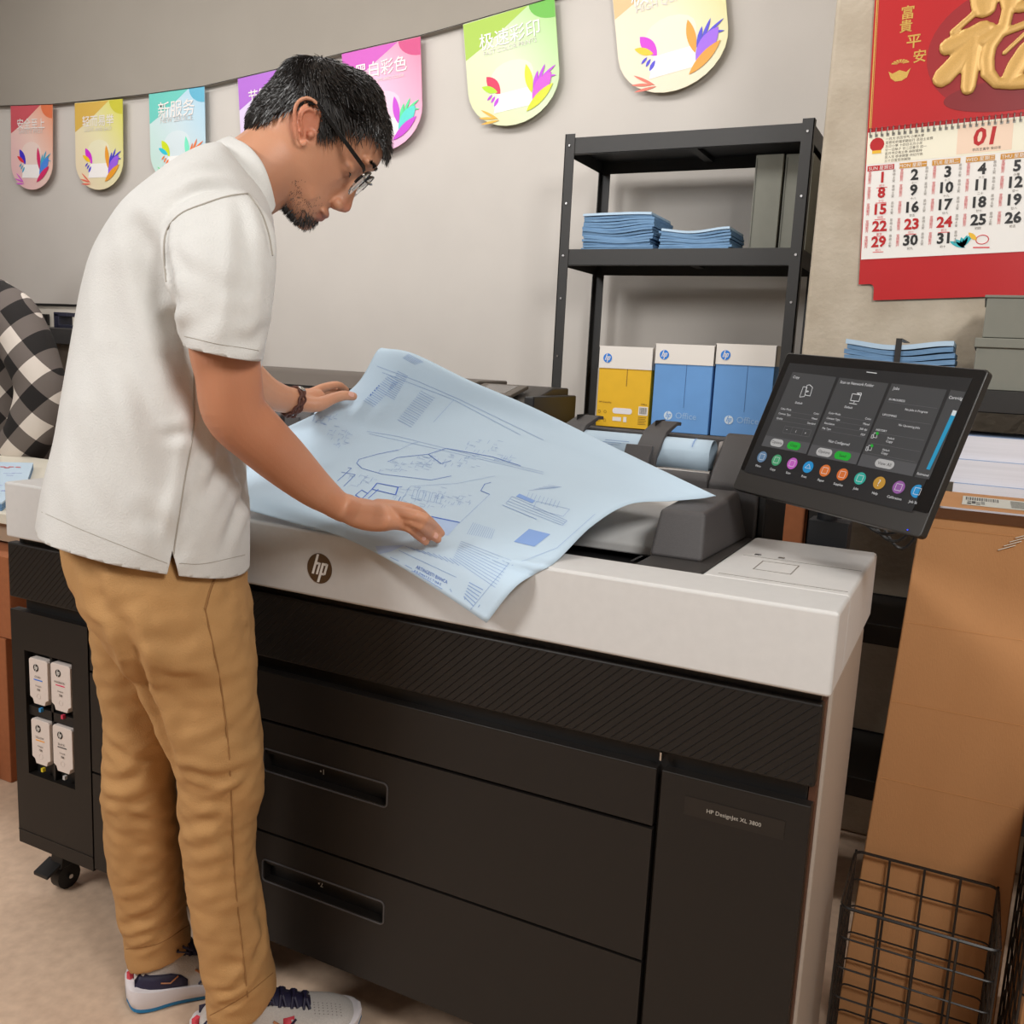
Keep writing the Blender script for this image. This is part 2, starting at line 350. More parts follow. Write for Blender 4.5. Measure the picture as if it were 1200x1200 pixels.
pl = MB().box(1.407, 1.543, -.0008, .0002, .571, .598).build('name_plate', mat('plate_black', (28, 24, 21), .4), printer)
text('HP DesignJet XL 3800', Vector((1.4385, -.0006, .5815)), Vector((1, 0, 0)), Vector((0, 0, 1)), Vector((0, -1, 0)), width=.074, lift=.0005).build('lettering', mat('grey_print', (176, 170, 160), .5), pl)
# side cheeks
m = MB(); m.box(1.5655, 1.5745, .022, .05, .1, .762); m.build('side_trim', mat('side_trim_brown', (84, 52, 36), .5), printer)
MB().box(1.5655, 1.5795, .05, .41, .03, .775).build('side_panel', M_side, printer, bevel=.006)
MB().box(-.0, .0195, .022, .41, .111, .762).build('side_panel', M_black, printer, bevel=.004)
MB().box(.03, 1.55, .05, .38, .10, .119).build('base_frame', M_dark, printer)
for x in (.05, 1.50):
    c = MB(); c.tube([(x-.012, .055, .028), (x+.012, .055, .028)], .028, 18); w_ = c.build('caster', mat('caster_rubber', (20, 20, 20), .5), printer, smooth=True)
    q = MB(); q.prism([(x-.018, .03, .055), (x-.018, .08, .055), (x-.018, .075, .10), (x-.018, .04, .10)], (.036, 0, 0)); q.prism([(x-.03, .0, .045), (x-.03, .04, .062), (x-.03, .04, .07), (x-.03, .0, .053)], (.045, 0, 0)); q.build('caster_bracket', M_blk, w_, bevel=.002)
    q = MB(); q.tube([(x+.014, .055, .028), (x+.018, .055, .028)], .005, 10); q.build('axle', M_chrome, w_)
MB().box(.24, .30, .03, .10, .0, .012).box(.255, .262, .05, .058, .01, .105).build('foot', mat('foot_grey_blue', (140, 152, 160), .5), printer)
# emblem
n_, u_, v_ = Vector((0, -1, 0)), Vector((1, 0, 0)), Vector((0, 0, 1))
d_, l_ = hp_mark(Vector((.7835, -.0178, .8325)), u_, v_, n_, .0248)
e_ = d_.build('emblem', mat('emblem_brown', (86, 64, 42), .45, noise=.1, nscale=900), printer); l_.build('emblem_letters', M_ink, e_)
# scanner hood
hood_prof = [(.452, .80), (.452, .98), (.468, .995), (.545, 1.058), (.565, 1.064), (.66, 1.055), (.66, .80)]
m = MB()
for x0, x1 in ((.02, .25), (1.285, 1.378)): m.prism([(x0, y, z) for y, z in hood_prof], (x1-x0, 0, 0))
m.prism([(.25, y, z) for y, z in [(.452, .80), (.452, .985), (.462, .995), (.52, .99), (.52, .80)]], (1.035, 0, 0))
m.box(.25, 1.285, .62, .66, .8, 1.05)
m.build('scanner_hood', M_dark, printer, bevel=.006, seg=3)
MB().box(1.378, 1.392, .455, .655, .80, 1.052).build('hood_end', M_blk, printer, bevel=.004)
MB().box(.25, 1.285, .52, .622, .80, .985).build('output_slot', M_rec, printer)
m = MB(); m.tube([(.25, .475, .992), (1.282, .475, .992)], .006, 8); m.build('slot_lip', M_chrome, printer, smooth=True)
MB().prism([(1.27, .53, .985), (1.27, .575, 1.045), (1.27, .60, 1.045), (1.27, .60, .985)], (.012, 0, 0)).build('slot_cheek', mat('pale_grey_plastic', (176, 168, 164), .5), printer)
m = MB(); m.prism([(.10, y, z) for y, z in [(.25, .872), (.25, .888), (.30, .930), (.45, .962), (.45, .872)]], (1.172, 0, 0)); m.build('scanner_lid', M_white, printer, bevel=.004)
# scanner end block: sits right of the white lid
m = MB(); m.add([(1.270, .182, .888), (1.356, .182, .888), (1.366, .446, .888), (1.272, .446, .888), (1.277, .205, .962), (1.350, .205, .962), (1.350, .42, .975), (1.277, .44, .972)],
                [(0, 3, 2, 1), (4, 5, 6, 7), (0, 1, 5, 4), (1, 2, 6, 5), (2, 3, 7, 6), (3, 0, 4, 7)])
m.build('scanner_end_block', M_dark, printer, bevel=.007, seg=4)
m = MB(); m.prism([(1.274, .445, .885), (1.274, .098, .885), (1.355, .098, .885), (1.374, .112, .885), (1.376, .13, .885), (1.376, .445, .885)][::-1], (0, 0, .0045)); m.build('block_base', mat('base_charcoal', (52, 49, 47), .45), printer, bevel=.002)
MB().box(1.262, 1.267, .118, .168, .8895, .8899).build('slot', M_rec, printer)
MB().box(.10, 1.38, .0895, .0915, .862, .8895).build('tray_wall', M_rec, printer)
# paper guides over the output slot
def guide(x, w_, big):
    g = MB()
    prof = [(.47, .996), (.475, 1.016), (.53, 1.060), (.60, 1.076), (.625, 1.074), (.625, 1.067), (.60, 1.068), (.535, 1.052), (.484, 1.010), (.478, .996)]
    g.prism([(x, y, z) for y, z in prof], (w_, 0, 0))
    o = g.build('paper_guide', M_dark, printer, bevel=.0015)
    g = MB(); g.prism([(x-.012, y, z) for y, z in [(.450, .986), (.438, .992), (.466, 1.036), (.478, 1.034), (.462, .986)]], (w_+.006, 0, 0)) if big else g.box(x, x+w_*.9, .462, .47, .99, 1.03)
    g.build('guide_flap', M_dark, o, bevel=.002)
    g = MB(); g.box(x+.012, x+.0132, .56, .62, 1.064, 1.0775); g.build('guide_seam', M_blk, o)
for i, x in enumerate((.30, .48, .66, .965, 1.132)): guide(x, .046, x > 1.1)
# the control screen
k_ = 1.38
PTL = Vector((1.415, .390, 1.2155)); 
def kp(px, py, t): return CAM+ray(px, py)*(t)
# rectangle recovered from its four corners
SC_T = {'TL': (923, 413), 'TR': (1160, 433), 'BR': (1078, 630), 'BL': (857, 572)}
tt = {'TL': 1.10642, 'TR': .892756, 'BR': .893580, 'BL': 1.107244}
Q = {k: CAM+ray(*SC_T[k])*tt[k]*k_ for k in SC_T}
U = ((Q['TR']-Q['TL'])+(Q['BR']-Q['BL'])).normalized(); VV = ((Q['TL']-Q['BL'])+(Q['TR']-Q['BR'])); VV = (VV-U*VV.dot(U)).normalized(); N = U.cross(VV)
if N.dot(CAM-Q['TL']) < 0: N = -N
C0 = (Q['TL']+Q['TR']+Q['BL']+Q['BR'])/4; SW = ((Q['TR']-Q['TL']).length+(Q['BR']-Q['BL']).length)/2; SH = ((Q['TL']-Q['BL']).length+(Q['TR']-Q['BR']).length)/2
screen = thing('touch_screen', 'tilted black touch screen on an arm above the printer\'s right end', 'screen', Vector((C0.x, C0.y, .9)))
m = MB(); m.prism([C0+U*a+VV*b_-N*.014 for a, b_ in rrect(SW, SH, .006)], N*.014)
m.build('housing', mat('screen_housing', (34, 31, 28), .35), screen, bevel=.002)
m = MB(); m.prism([C0+U*a*.72+VV*b_*.7-N*.034 for a, b_ in rrect(SW, SH, .02)], N*.02); m.build('housing_back', M_blk, screen, bevel=.004)
m = MB(); m.prism([C0+U*a+VV*(b_+SH*.065)+N*.0002 for a, b_ in rrect(SW*.985, SH*.85, .004)], N*.0008); m.build('glass', mat('screen_glass', (13, 13, 14), .16, spec=.5), screen)
S0 = C0+N*.001
def sp_(px, py): return on_plane(px, py, S0, N)
def poly_px(name, pts, m_, lift, parent=screen): return MB().prism([sp_(*p)+N*lift for p in pts], N*.0001).build(name, m_, parent)
def emi(name, rgb, e=.55):
    m_ = mat(name, rgb, .3, emit=e*.42); m_.node_tree.nodes['Principled BSDF'].inputs['Base Color'].default_value = tuple(x*.45 for x in lin(rgb)[:3])+(1,); return m_
disp = poly_px('display', [(925.5, 425.5), (1140, 443.5), (1068.5, 600.5), (872, 552.5)], emi('display_dark', (26, 27, 30), .5), .0003)
E_card = emi('card_grey', (66, 67, 69)); E_foot = emi('card_footer_grey', (84, 85, 88))
cards = [((929.4, 436), (980.4, 442), (945, 532), (892.5, 522.4)), ((984, 442.6), (1041.6, 449.5), (1003.5, 544.6), (946.5, 533.5)), ((1045.5, 449.5), (1110, 457), (1069.5, 558.4), (1005, 545.5)), ((1114.5, 457), (1132, 459.5), (1089, 562), (1072, 559))]
def lerp(a, b_, t): return (a[0]+(b_[0]-a[0])*t, a[1]+(b_[1]-a[1])*t)
E_txt = emi('screen_text', (225, 226, 228), .8); E_line = emi('screen_rule', (120, 121, 124), .5)
def card_pt(c, s, t): return lerp(lerp(c[0], c[1], s), lerp(c[3], c[2], s), t)
def rib(mb_, pts, w_, lift=.0012, closed=False):
    pts = list(pts)+([pts[0]] if closed else [])
    for a, b_ in zip(pts[:-1], pts[1:]):
        d = (b_-a); 
        if d.length < 1e-7: continue
        q = N.cross(d.normalized())*w_/2; mb_.add([a-q+N*lift, b_-q+N*lift, b_+q+N*lift, a+q+N*lift], [(0, 1, 2, 3)])
def stext(mb_, s, c, u0, t0, size, align='l', bold=0): text(s, sp_(*card_pt(c, u0, t0)), U, VV, N, size=size, align=align, lift=.0012, mb=mb_, bold=bold)
for ci, c in enumerate(cards):
    cd_ = poly_px('card', c, E_card, .0005, disp)
    if ci < 3: poly_px('card_footer', [card_pt(c, 0, .86), card_pt(c, 1, .86), c[2], c[3]], E_foot, .0007, disp)
    T = MB(); Lm = MB()
    if ci == 0:
        stext(T, 'Copy', c, .06, .08, .0062)
        for k, (a, b_) in enumerate((('Color Mode', 'Color'), ('Content Type', 'Mixed'), ('Quality', 'Standard'))):
            stext(T, a, c, .08, .50+.065*k, .0045); stext(T, b_, c, .95, .50+.065*k, .0045, 'r'); rib(Lm, [sp_(*card_pt(c, .06, .515+.065*k)), sp_(*card_pt(c, .96, .515+.065*k))], .0003)
        stext(T, 'Default', c, .42, .40, .005, 'c')
        for s0, s1 in ((.33, .5), (.5, .75), (.75, .92)): rib(Lm, [sp_(*card_pt(c, a, b_)) for a, b_ in ((s0, .70), (s1, .70), (s1, .79), (s0, .79))], .0004, closed=True)
        stext(T, '−', c, .38, .76, .006); stext(T, '1', c, .6, .765, .006); stext(T, '+', c, .8, .765, .006)
    if ci == 1:
        stext(T, 'Scan to Network Folder', c, .06, .07, .0062)
        for k, (a, b_) in enumerate((('Color Mode', 'Color'), ('Content Type', 'Mixed'), ('Resolution', '300 dpi'), ('File Type', 'PDF'))):
            stext(T, a, c, .08, .46+.065*k, .0045); stext(T, b_, c, .95, .46+.065*k, .0045, 'r'); rib(Lm, [sp_(*card_pt(c, .06, .475+.065*k)), sp_(*card_pt(c, .96, .475+.065*k))], .0003)
        stext(T, 'Default', c, .42, .36, .005, 'c'); stext(T, 'Not Configured', c, .30, .80, .006)
    if ci == 2:
        stext(T, 'Jobs', c, .06, .07, .0062)
        for k, a in enumerate(('IN PROGRESS', 'UPCOMING', 'HISTORY')): stext(T, a, c, .07, .20+.185*k, .0045); rib(Lm, [sp_(*card_pt(c, .06, .22+.185*k)), sp_(*card_pt(c, .96, .22+.185*k))], .0003)
        stext(T, 'No Jobs in Progress', c, .42, .29, .0045); stext(T, 'No Upcoming Jobs', c, .42, .475, .0045)
        for k in (0, 1): stext(T, 'Default', c, .32, .64+.14*k, .004); stext(T, 'Copy', c, .32, .68+.14*k, .005); rib(Lm, [sp_(*card_pt(c, .06, .72+.12*k)), sp_(*card_pt(c, .96, .72+.12*k))], .0003)
    if ci == 3:
        stext(T, 'Cartridg', c, .1, .10, .006); stext(T, 'Estimated', c, .1, .97, .0045)
    if T.v: T.build('lettering', E_txt, disp)
    if Lm.v: Lm.build('rule', E_line, disp)
def pill(s, c, u0, t0, w_, m_, tm):
    o = sp_(*card_pt(c, u0, t0)); q = MB().prism([o+U*a+VV*b_+N*.0009 for a, b_ in rrect(w_, .0125, .0062)], N*.0002).build('button', m_, disp)
    text(s, o+N*.0004, U, VV, N, size=.0066, align='c', valign='c').build('lettering', tm, q)
E_pill = emi('button_grey', (190, 190, 190), .6); E_green = emi('button_green', (20, 180, 50), .6); E_dk = emi('button_text', (40, 42, 44), .2)
pill('Options', cards[0], .30, .93, .026, E_pill, E_dk); pill('Copy', cards[0], .68, .93, .026, E_green, E_dk)
pill('Options', cards[1], .30, .93, .029, E_pill, E_dk); pill('Send', cards[1], .68, .93, .029, E_green, E_dk)
pill('View All', cards[2], .45, .925, .031, E_pill, E_dk)
# icons: copy sheets, screen with folder, mini job sheets, cartridge bar
def icon(pxs, closed=True, w_=.0009, name='icon', m_=None):
    mb_ = MB()
    for p in pxs: rib(mb_, [sp_(*q) for q in p], w_, closed=closed)
    mb_.build(name, m_ or E_txt, disp)
z5 = lambda l: [(x/8+860, y/8+420) for x, y in l]
icon([z5([(690, 255), (715, 250), (742, 275), (718, 355), (670, 345)]), z5([(655, 268), (690, 272), (665, 360), (620, 365)])])
icon([z5([(690, 305), (705, 312), (685, 320)])])
z6 = lambda l: [(x/6.667+980, y/6.667+440) for x, y in l]
icon([z6([(130, 145), (195, 155), (180, 205), (115, 198)]), z6([(165, 140), (200, 140), (198, 158)])]); icon([z6([(145, 203), (140, 218)]), z6([(105, 218), (165, 228)])], closed=False)
icon([z6([(300, 450), (325, 455), (318, 490), (292, 485)]), z6([(283, 465), (295, 465), (290, 492), (275, 490)])], w_=.0006)
icon([z6([(258, 548), (285, 552), (275, 588), (250, 583)]), z6([(240, 560), (252, 562), (247, 590), (233, 588)])], w_=.0006)
for x, y in ((325, 455), (283, 552)): poly_px('status_dot', [(x/6.667+980+1.7*math.cos(a), y/6.667+440+1.9*math.sin(a)) for a in [math.pi*i/6 for i in range(12)]], E_green, .0014, disp)
poly_px('ink_gauge', [(1116.5, 483), (1121.5, 484), (1090, 551), (1086, 550)], emi('gauge_cyan', (20, 150, 195), .8), .0011, disp)
poly_px('ink_gauge', [(1117.5, 481), (1122, 482), (1119.5, 488), (1115, 487)], emi('gauge_white', (210, 220, 225), .8), .0013, disp)
circ = [(893.4, 535.6, (100, 136, 172), 'Menu'), (910.5, 539.5, (70, 165, 115), 'Copy'), (928.8, 543.4, (200, 95, 200), 'Scan'), (947.4, 547.6, (25, 150, 215), 'Print'), (967.2, 551.8, (225, 120, 50), 'Paper'), (987.6, 556.3, (225, 115, 45), 'Supplies'), (1008.3, 561, (45, 175, 160), 'Jobs'), (1030.8, 566.2, (200, 150, 50), 'Help'), (1053.6, 571.3, (150, 90, 165), 'Calibration'), (1075.5, 576, (25, 150, 215), 'Job St')]
for x, y, c, s in circ:
    o = sp_(x, y); r = .0094; pts = [(math.cos(a)*r, math.sin(a)*r) for a in [2*math.pi*i/24 for i in range(24)]]
    if s == 'Job St': pts = [(min(a, .003), b_) for a, b_ in pts]
    q = MB().prism([o+U*a+VV*b_+N*.0009 for a, b_ in pts], N*.0002).build('app_icon', emi('icon_%d_%d' % (c[0], c[2]), c, .6), disp)
    T = MB(); rib(T, [o+U*a*.5+VV*b_*.5 for a, b_ in ((-r, -r), (r, -r), (r, r), (-r, r))] if s not in ('Help', 'Print') else [o+U*a*.55+VV*b_*.5 for a, b_ in ((-r, -r*.4), (0, r), (r, -r*.4))], .0006, closed=True)
    if s == 'Help': T = MB(); text('?', o, U, VV, N, size=.014, align='c', valign='c', lift=.0014, mb=T)
    T.build('icon_glyph', E_txt, q)
    text(s, o-VV*.0175, U, VV, N, size=.0052, align='c', lift=.0012).build('lettering', E_txt, disp)
T = MB(); rib(T, [sp_(1016, 436.3), sp_(1028, 437.8)], .0011); T.build('rule', E_txt, disp)
poly_px('power_light', [(1063.5, 620.3), (1065, 620.6), (1064.7, 622), (1063.2, 621.7)], emi('blue_led', (30, 60, 255), 3), .0012, screen)
# arm: goes back from the screen to a post standing behind the printer end
arm_t = C0-N*.034-VV*.02
m = MB(); m.tube([arm_t, arm_t-N*.04-VV*.04, Vector((1.49, .50, .98)), Vector((1.49, .52, .84))], .018, 12)
m.box(1.462, 1.53, .485, .535, .03, .93); m.build('arm', mat('arm_dark', (44, 46, 50), .45), screen, bevel=.002)
for k in range(4):
    a = at(985+8*k, 595, 1, .33); pts = []
    for i in range(13):
        t = i/12; p = at(985+14*k+t*(75-8*k), 598+14*math.sin(math.pi*t*.9)*(1+.6*k)+10*t, 1, .34+.02*k); pts.append(p)
    MB().tube(pts, .0028, 6).build('cable', M_blk, screen, smooth=True)

# ink cartridges in the bay
cart = [(.0325, .0885, .436, .533, 'CYAN', (40, 120, 220), 'cyan', (60, 150, 215)), (.098, .156, .436, .535, 'MAGENTA', (225, 50, 100), 'magenta', (210, 60, 90)),
        (.0325, .0885, .305, .402, 'YELLOW', (240, 160, 30), 'yellow', (220, 200, 40)), (.098, .156, .305, .403, 'BLACK', (70, 70, 70), 'black', (190, 190, 190))]
plc = ('upper left', 'upper right', 'lower left', 'lower right')
for k, (x0, x1, z0, z1, s, c, nm, dot) in enumerate(cart):
    t = thing('ink_cartridge', 'white ink cartridge with %s colour stripe, %s in the printer door bay' % (nm if nm != 'yellow' else 'orange', plc[k]), 'ink cartridge', ((x0+x1)/2, .005, z0), 'ink cartridges in the printer door')
    m = MB(); ch = .007
    m.prism([(x0, -.001, z0+.014), (x0+.008, -.001, z0+.010), (x0+.012, -.001, z0), (x1-.012, -.001, z0), (x1-.008, -.001, z0+.010), (x1, -.001, z0+.014), (x1, -.001, z1-.004), (x1-.004, -.001, z1), (x0+.004, -.001, z1), (x0, -.001, z1-.004)], (0, .016, 0))
    m.build('shell', mat('cartridge_white', (226, 214, 206), .5), t, bevel=.0012)
    cx = (x0+x1)/2; o = Vector((cx, -.0012, z1-.019))
    d_, l_ = hp_mark(o-u_*.006, u_, v_, n_, .0078, .0004); e_ = d_.build('emblem', mat('emblem_black', (40, 36, 34), .5), t); l_.build('emblem_letters', M_ink, e_)
    text(s, Vector((cx-.002, -.0012, z1-.040)), u_, v_, n_, size=.0065, align='c').build('lettering', mat('dark_print', (70, 64, 60), .6), t)
    MB().box(cx-.014, cx+.012, -.0017, -.001, z1-.0455, z1-.0435).build('stripe', cpr(c), t)
    text('DesignJet', Vector((cx, -.0012, z1-.058)), u_, v_, n_, size=.0045, align='c').build('lettering', MATS['dark_print'], t)
    text('738', Vector((cx, -.0012, z1-.067)), u_, v_, n_, size=.0065, align='c', bold=.02).build('lettering', MATS['dark_print'], t)
    m = MB(); m.tube([(cx+.0055*math.cos(a), -.0012, z0+.018+.0055*math.sin(a)) for a in [2*math.pi*i/20 for i in range(20)]], .0003, 4, closed=True); m.build('ring_mark', mat('ring_grey', (200, 186, 178), .5), t)
    MB().box(cx-.003, cx+.003, -.0005, .006, z0-.016, z0-.008).build('slot_marker', cpr(dot), printer)
# paper coming out behind the guides
M_blue = mat('plan_paper', (188, 209, 225), .65, noise=.015, nscale=8, bump=.05, bscale=200)
M_bline = mat('plan_ink', (70, 110, 190), .6)
M_blite = mat('plan_ink_light', (138, 165, 208), .6)
M_bfill = mat('plan_fill', (128, 162, 218), .6)
m = MB(); G = []
for i in range(25):
    a = math.radians(-60+i*7); y = .545+.036*math.sin(a)-.01; z = 1.004+.046*math.cos(a)
    if i < 5: z = z-.0
    G.append([(x, y, z) for x in [.28+.0495*j for j in range(21)]])
G = [[(x, .505-.0, .994) for x, y, z in G[0]]]+G
m.grid(G); o = m.build('output_sheet', M_blue, None, smooth=True, angle=80); tag(o, 'blue plan print curling out of the printer\'s rear slot', 'paper')
so = o.modifiers.new('s', 'SOLIDIFY'); so.thickness = .0006
m = MB()
for x in (1.235,): m.prism([(x, y-.0022, z+.0012) for (_, y, z) in [g[0] for g in G[3:12]]]+[(x, y-.0017, z+.0010) for (_, y, z) in [g[0] for g in G[3:12]]][::-1], (.0022, 0, 0))
for k in range(10): m.box(.96+.012*k*(.8+.4*random.random()), .97+.016*k, .4985, .4995, 1.00+.004*k, 1.001+.004*k)
m.build('plan_lines', M_blite, o)

# ------------------------------------------------------------------ black shelving unit by the wall
def boltrow(par, x, y, zs):
    for z in zs: MB().tube([(x, y, z), (x, y-.003, z)], .004, 8).build('bolt', M_chrome, par)
def rack(name, label, x0, x1, y0, y1, ztop, levels, beam=.055, post=.036, loc=None):
    t = thing(name, label, 'shelving', ((x0+x1)/2, (y0+y1)/2, 0))
    for x, s in ((x0, 1), (x1-post, -1)):
        for y in (y0, y1-.03):
            m = MB(); m.box(x, x+post, y, y+.003, 0, ztop+.012); xo = x if s > 0 else x+post-.003
            m.box(xo, xo+.003, y, y+.03, 0, ztop+.012)
            if y > y0: m = MB().box(x, x+post, y+.027, y+.03, 0, ztop+.012).box(xo, xo+.003, y, y+.03, 0, ztop+.012)
            p = m.build('post', M_steel, t)
    for z in levels:
        m = MB(); m.box(x0+.003, x1-.003, y0+.003, y0+.006, z-beam, z); m.box(x0+.003, x1-.003, y1-.006, y1-.003, z-beam, z)
        m.box(x0+.003, x0+.006, y0+.003, y1-.003, z-beam, z); m.box(x1-.006, x1-.003, y0+.003, y1-.003, z-beam, z)
        m.box(x0+.02, x1-.02, y0+.003, y0+.016, z-beam, z-beam+.003)
        m.build('beam', M_steel, t, bevel=.001)
        MB().box(x0+.006, x1-.006, y0+.006, y1-.006, z-.014, z-.004).build('board', M_steel, t)
        MB().box((x0+x1)/2-.015, (x0+x1)/2+.015, y0+.006, y1-.006, z-.03, z-.0145).build('crossbar', M_steel, t)
    return t
SX0, SX1, SY0, SY1 = .335, 1.160, 1.85, 2.20
sh = rack('shelving_unit', 'tall black metal shelving unit against the wall with paper boxes', SX0, SX1, SY0, SY1, 1.936, (.450, .962, 1.567, 1.936))
for x in (SX0+.018, SX1-.018): boltrow(sh, x, SY0-.0005, (.66, .80, 1.08, 1.20, 1.40, 1.545, 1.72, 1.91))
M_fold = mat('blue_print_edge', (120, 156, 190), .7, rgb2=(80, 118, 156), nscale=60, stretch=(.4, 1, 12))
M_foldt = mat('blue_print_top', (178, 202, 222), .7)
def bundle(label, x0, x1, y0, y1, z0, z1, n, strap=None, M=None, group='bundles of folded blue prints'):
    t = thing('print_bundle', label, 'paper', (x0, y0, z0), group); h = (z1-z0)/n; k = 14
    M = M or Matrix.Identity(4)
    for i in range(n):
        a = x0+random.uniform(0, .010); b = x1-random.uniform(0, .014); ya = y0+random.uniform(0, .008); zz = z0+i*h; last = i == n-1
        top, bot = [], []
        for j in range(k+1):
            s = j/k; sag = (-math.cos(2*math.pi*s)*.5+.5)*-.005*min(1, i/4)+.004*math.sin(5.0*s+i*.4)*min(1, i/5)
            x = a+(b-a)*s
            bot.append((x, zz+sag)); top.append((x, zz+h*.86+sag))
        prof = [(x, ya, z) for x, z in bot]+[(x, ya, z) for x, z in top[::-1]]
        m = MB().prism([M @ Vector(p) for p in prof], (M.to_3x3() @ Vector((0, y1-ya, 0))))
        m.build('folded_print', M_foldt if last else M_fold, t)
    if strap:
        x = x0+(x1-x0)*strap; m = MB(); m.box(x, x+.012, y0-.002, y0, z0, z1+.002, M); m.box(x, x+.012, y0-.002, y1, z1+.002, z1+.004, M); m.build('strap', M_steel, t)
    return t
a = at(680, 292, 1, 1.885); b = at(765, 292, 1, 1.885)
bundle('tall bundle of folded blue prints on the shelving\'s upper shelf', a.x, b.x, 1.885, 2.10, 1.5675, at(720, 248, 1, 1.885).z, 14, None)
a = at(770, 290, 1, 1.885); b = at(857, 290, 1, 1.885)
bundle('low bundle of folded blue prints beside the grey binders', a.x, b.x, 1.885, 2.08, 1.5675, at(800, 267, 1, 1.885).z, 8, None)
M_grey = mat('grey_green_board', (122, 122, 112), .75, noise=.03, nscale=30)
for i, (p0, p1, lb) in enumerate((((877, 288), (909, 288), 'grey green file box on the upper shelf, left of the pair'), ((911, 288), (944, 288), 'grey green file box on the upper shelf, right by the post'))):
    a = at(*p0, 1, 1.93); b = at(*p1, 1, 1.93); z1 = 1.866
    t = thing('file_box', lb, 'box', (a.x, 1.93, 1.5675)); MB().box(a.x, min(b.x, SX1-.008), 1.93+.01*i, 2.16, 1.5675, z1).build('shell', M_grey, t, bevel=.002)
    MB().box(a.x+.004, a.x+.006, 1.9285+.01*i, 1.93+.01*i, 1.58, z1-.01).build('spine_fold', mat('grey_dark', (84, 84, 78), .8), t)
M_yel = mat('yellow_board', (226, 176, 20), .55, noise=.03, nscale=20); M_blu = mat('blue_board', (98, 150, 208), .55, noise=.04, nscale=12); M_lid = mat('white_board', (226, 220, 212), .6)
M_hpb = mat('emblem_blue', (30, 120, 210), .5); M_pal = mat('pale_print', (200, 214, 226), .5)
def paper_box(tl, tr, lb_, bb, y0, col, label, kind):
    x0 = at(*tl, 1, y0).x; x1 = at(*tr, 1, y0).x; z0 = .9625; z1 = at(*tl, 1, y0).z; zl = at(*lb_, 1, y0).z; d = .27
    t = thing('paper_box', label, 'box', ((x0+x1)/2, y0, z0), 'boxes of copy paper on the lower shelf')
    MB().box(x0+.003, x1-.003, y0+.003, y0+d-.003, z0, zl+.02).build('carton', col, t, bevel=.002)
    m = MB(); m.box(x0, x1, y0, y0+.002, zl, z1); m.box(x0, x1, y0+d-.002, y0+d, zl, z1); m.box(x0, x0+.002, y0, y0+d, zl, z1); m.box(x1-.002, x1, y0, y0+d, zl, z1); m.box(x0, x1, y0, y0+d, z1, z1+.003)
    m.build('lid', M_lid, t)
    o = Vector((x0+.034, y0-.0005, (zl+z1)/2-.002)); d_, l_ = hp_mark(o, u_, v_, n_, .016); e = d_.build('emblem', M_hpb, t); l_.build('emblem_letters', M_lid, e)
    yf = y0+.0025
    if kind == 'blue':
        o = Vector((x0+.062, yf, z0+.056)); d_, l_ = hp_mark(o, u_, v_, n_, .0145); e = d_.build('emblem', M_pal, t); l_.build('emblem_letters', M_blu, e)
        text('Office', o+u_*.026-v_*.008, u_, v_, n_, size=.030).build('lettering', mat('office_print', (150, 184, 220), .5), t)
        MB().box((x0+x1)/2+.01, (x0+x1)/2+.0115, yf-.0004, yf, z0+.085, zl).build('seam', mat('blue_seam', (58, 98, 150), .6), t)
    else:
        xm = (x0+x1)/2
        MB().box(xm+.008, xm+.0105, yf-.0004, yf, zl-.060, zl).build('seam', mat('yellow_seam', (140, 100, 20), .6), t)
        MB().prism([Vector((xm+a, yf-.0004, z0+.058+b)) for a, b in rrect(.072, .020, .009)], (0, .0006, 0)).build('hand_hole', mat('paper_white', (226, 222, 224), .7), t)
        MB().box(xm-.034, xm-.002, yf-.0006, yf, z0+.022, z0+.036).box(xm+.006, xm+.018, yf-.0006, yf, z0+.020, z0+.038).build('label', M_lid, t)
        bc = MB().box(x1-.040, x1-.006, yf-.0006, yf, z0+.048, z0+.078).build('barcode_label', M_lid, t)
        m = MB(); x = x1-.036
        while x < x1-.011: w_ = random.choice((.0008, .0014)); m.box(x, x+w_, yf-.0009, yf-.0006, z0+.052, z0+.075); x += w_+random.choice((.0008, .0016))
        m.build('barcode', M_blk, bc)
        T = MB(); text('HP Everyday', Vector((x0+.012, yf-.0003, z0+.083)), u_, v_, n_, size=.009, mb=T); text('Office', Vector((x1-.032, yf-.0003, z0+.083)), u_, v_, n_, size=.009, mb=T)
        for k in range(5): T.box(x1-.040, x1-.010-.004*(k % 2), yf-.0005, yf, z0+.040-.006*k, z0+.0415-.006*k)
        for sx in (.014, .036): 
            for sz in (.052, .022): T.tube([(x0+sx+.005*math.cos(a), yf-.0003, z0+sz+.005*math.sin(a)) for a in [math.pi*i/3 for i in range(6)]], .0006, 4, closed=True)
        tag(T.build('lettering', mat('brown_print', (120, 88, 20), .6), t), kind='stuff')
paper_box((702.5, 406), (766.5, 404.4), (700, 430.6), None, 1.895, M_yel, 'yellow paper box with white lid on the lower shelf', 'yellow')
paper_box((768.2, 403.4), (838.6, 403.4), (765.7, 425.5), None, 1.868, M_blu, 'blue paper box with white lid, between the yellow and another blue box', 'blue')
paper_box((839.5, 403.4), (911, 405), (837.6, 426.4), None, 1.872, M_blu, 'blue paper box with white lid, rightmost by the shelving post', 'blue')

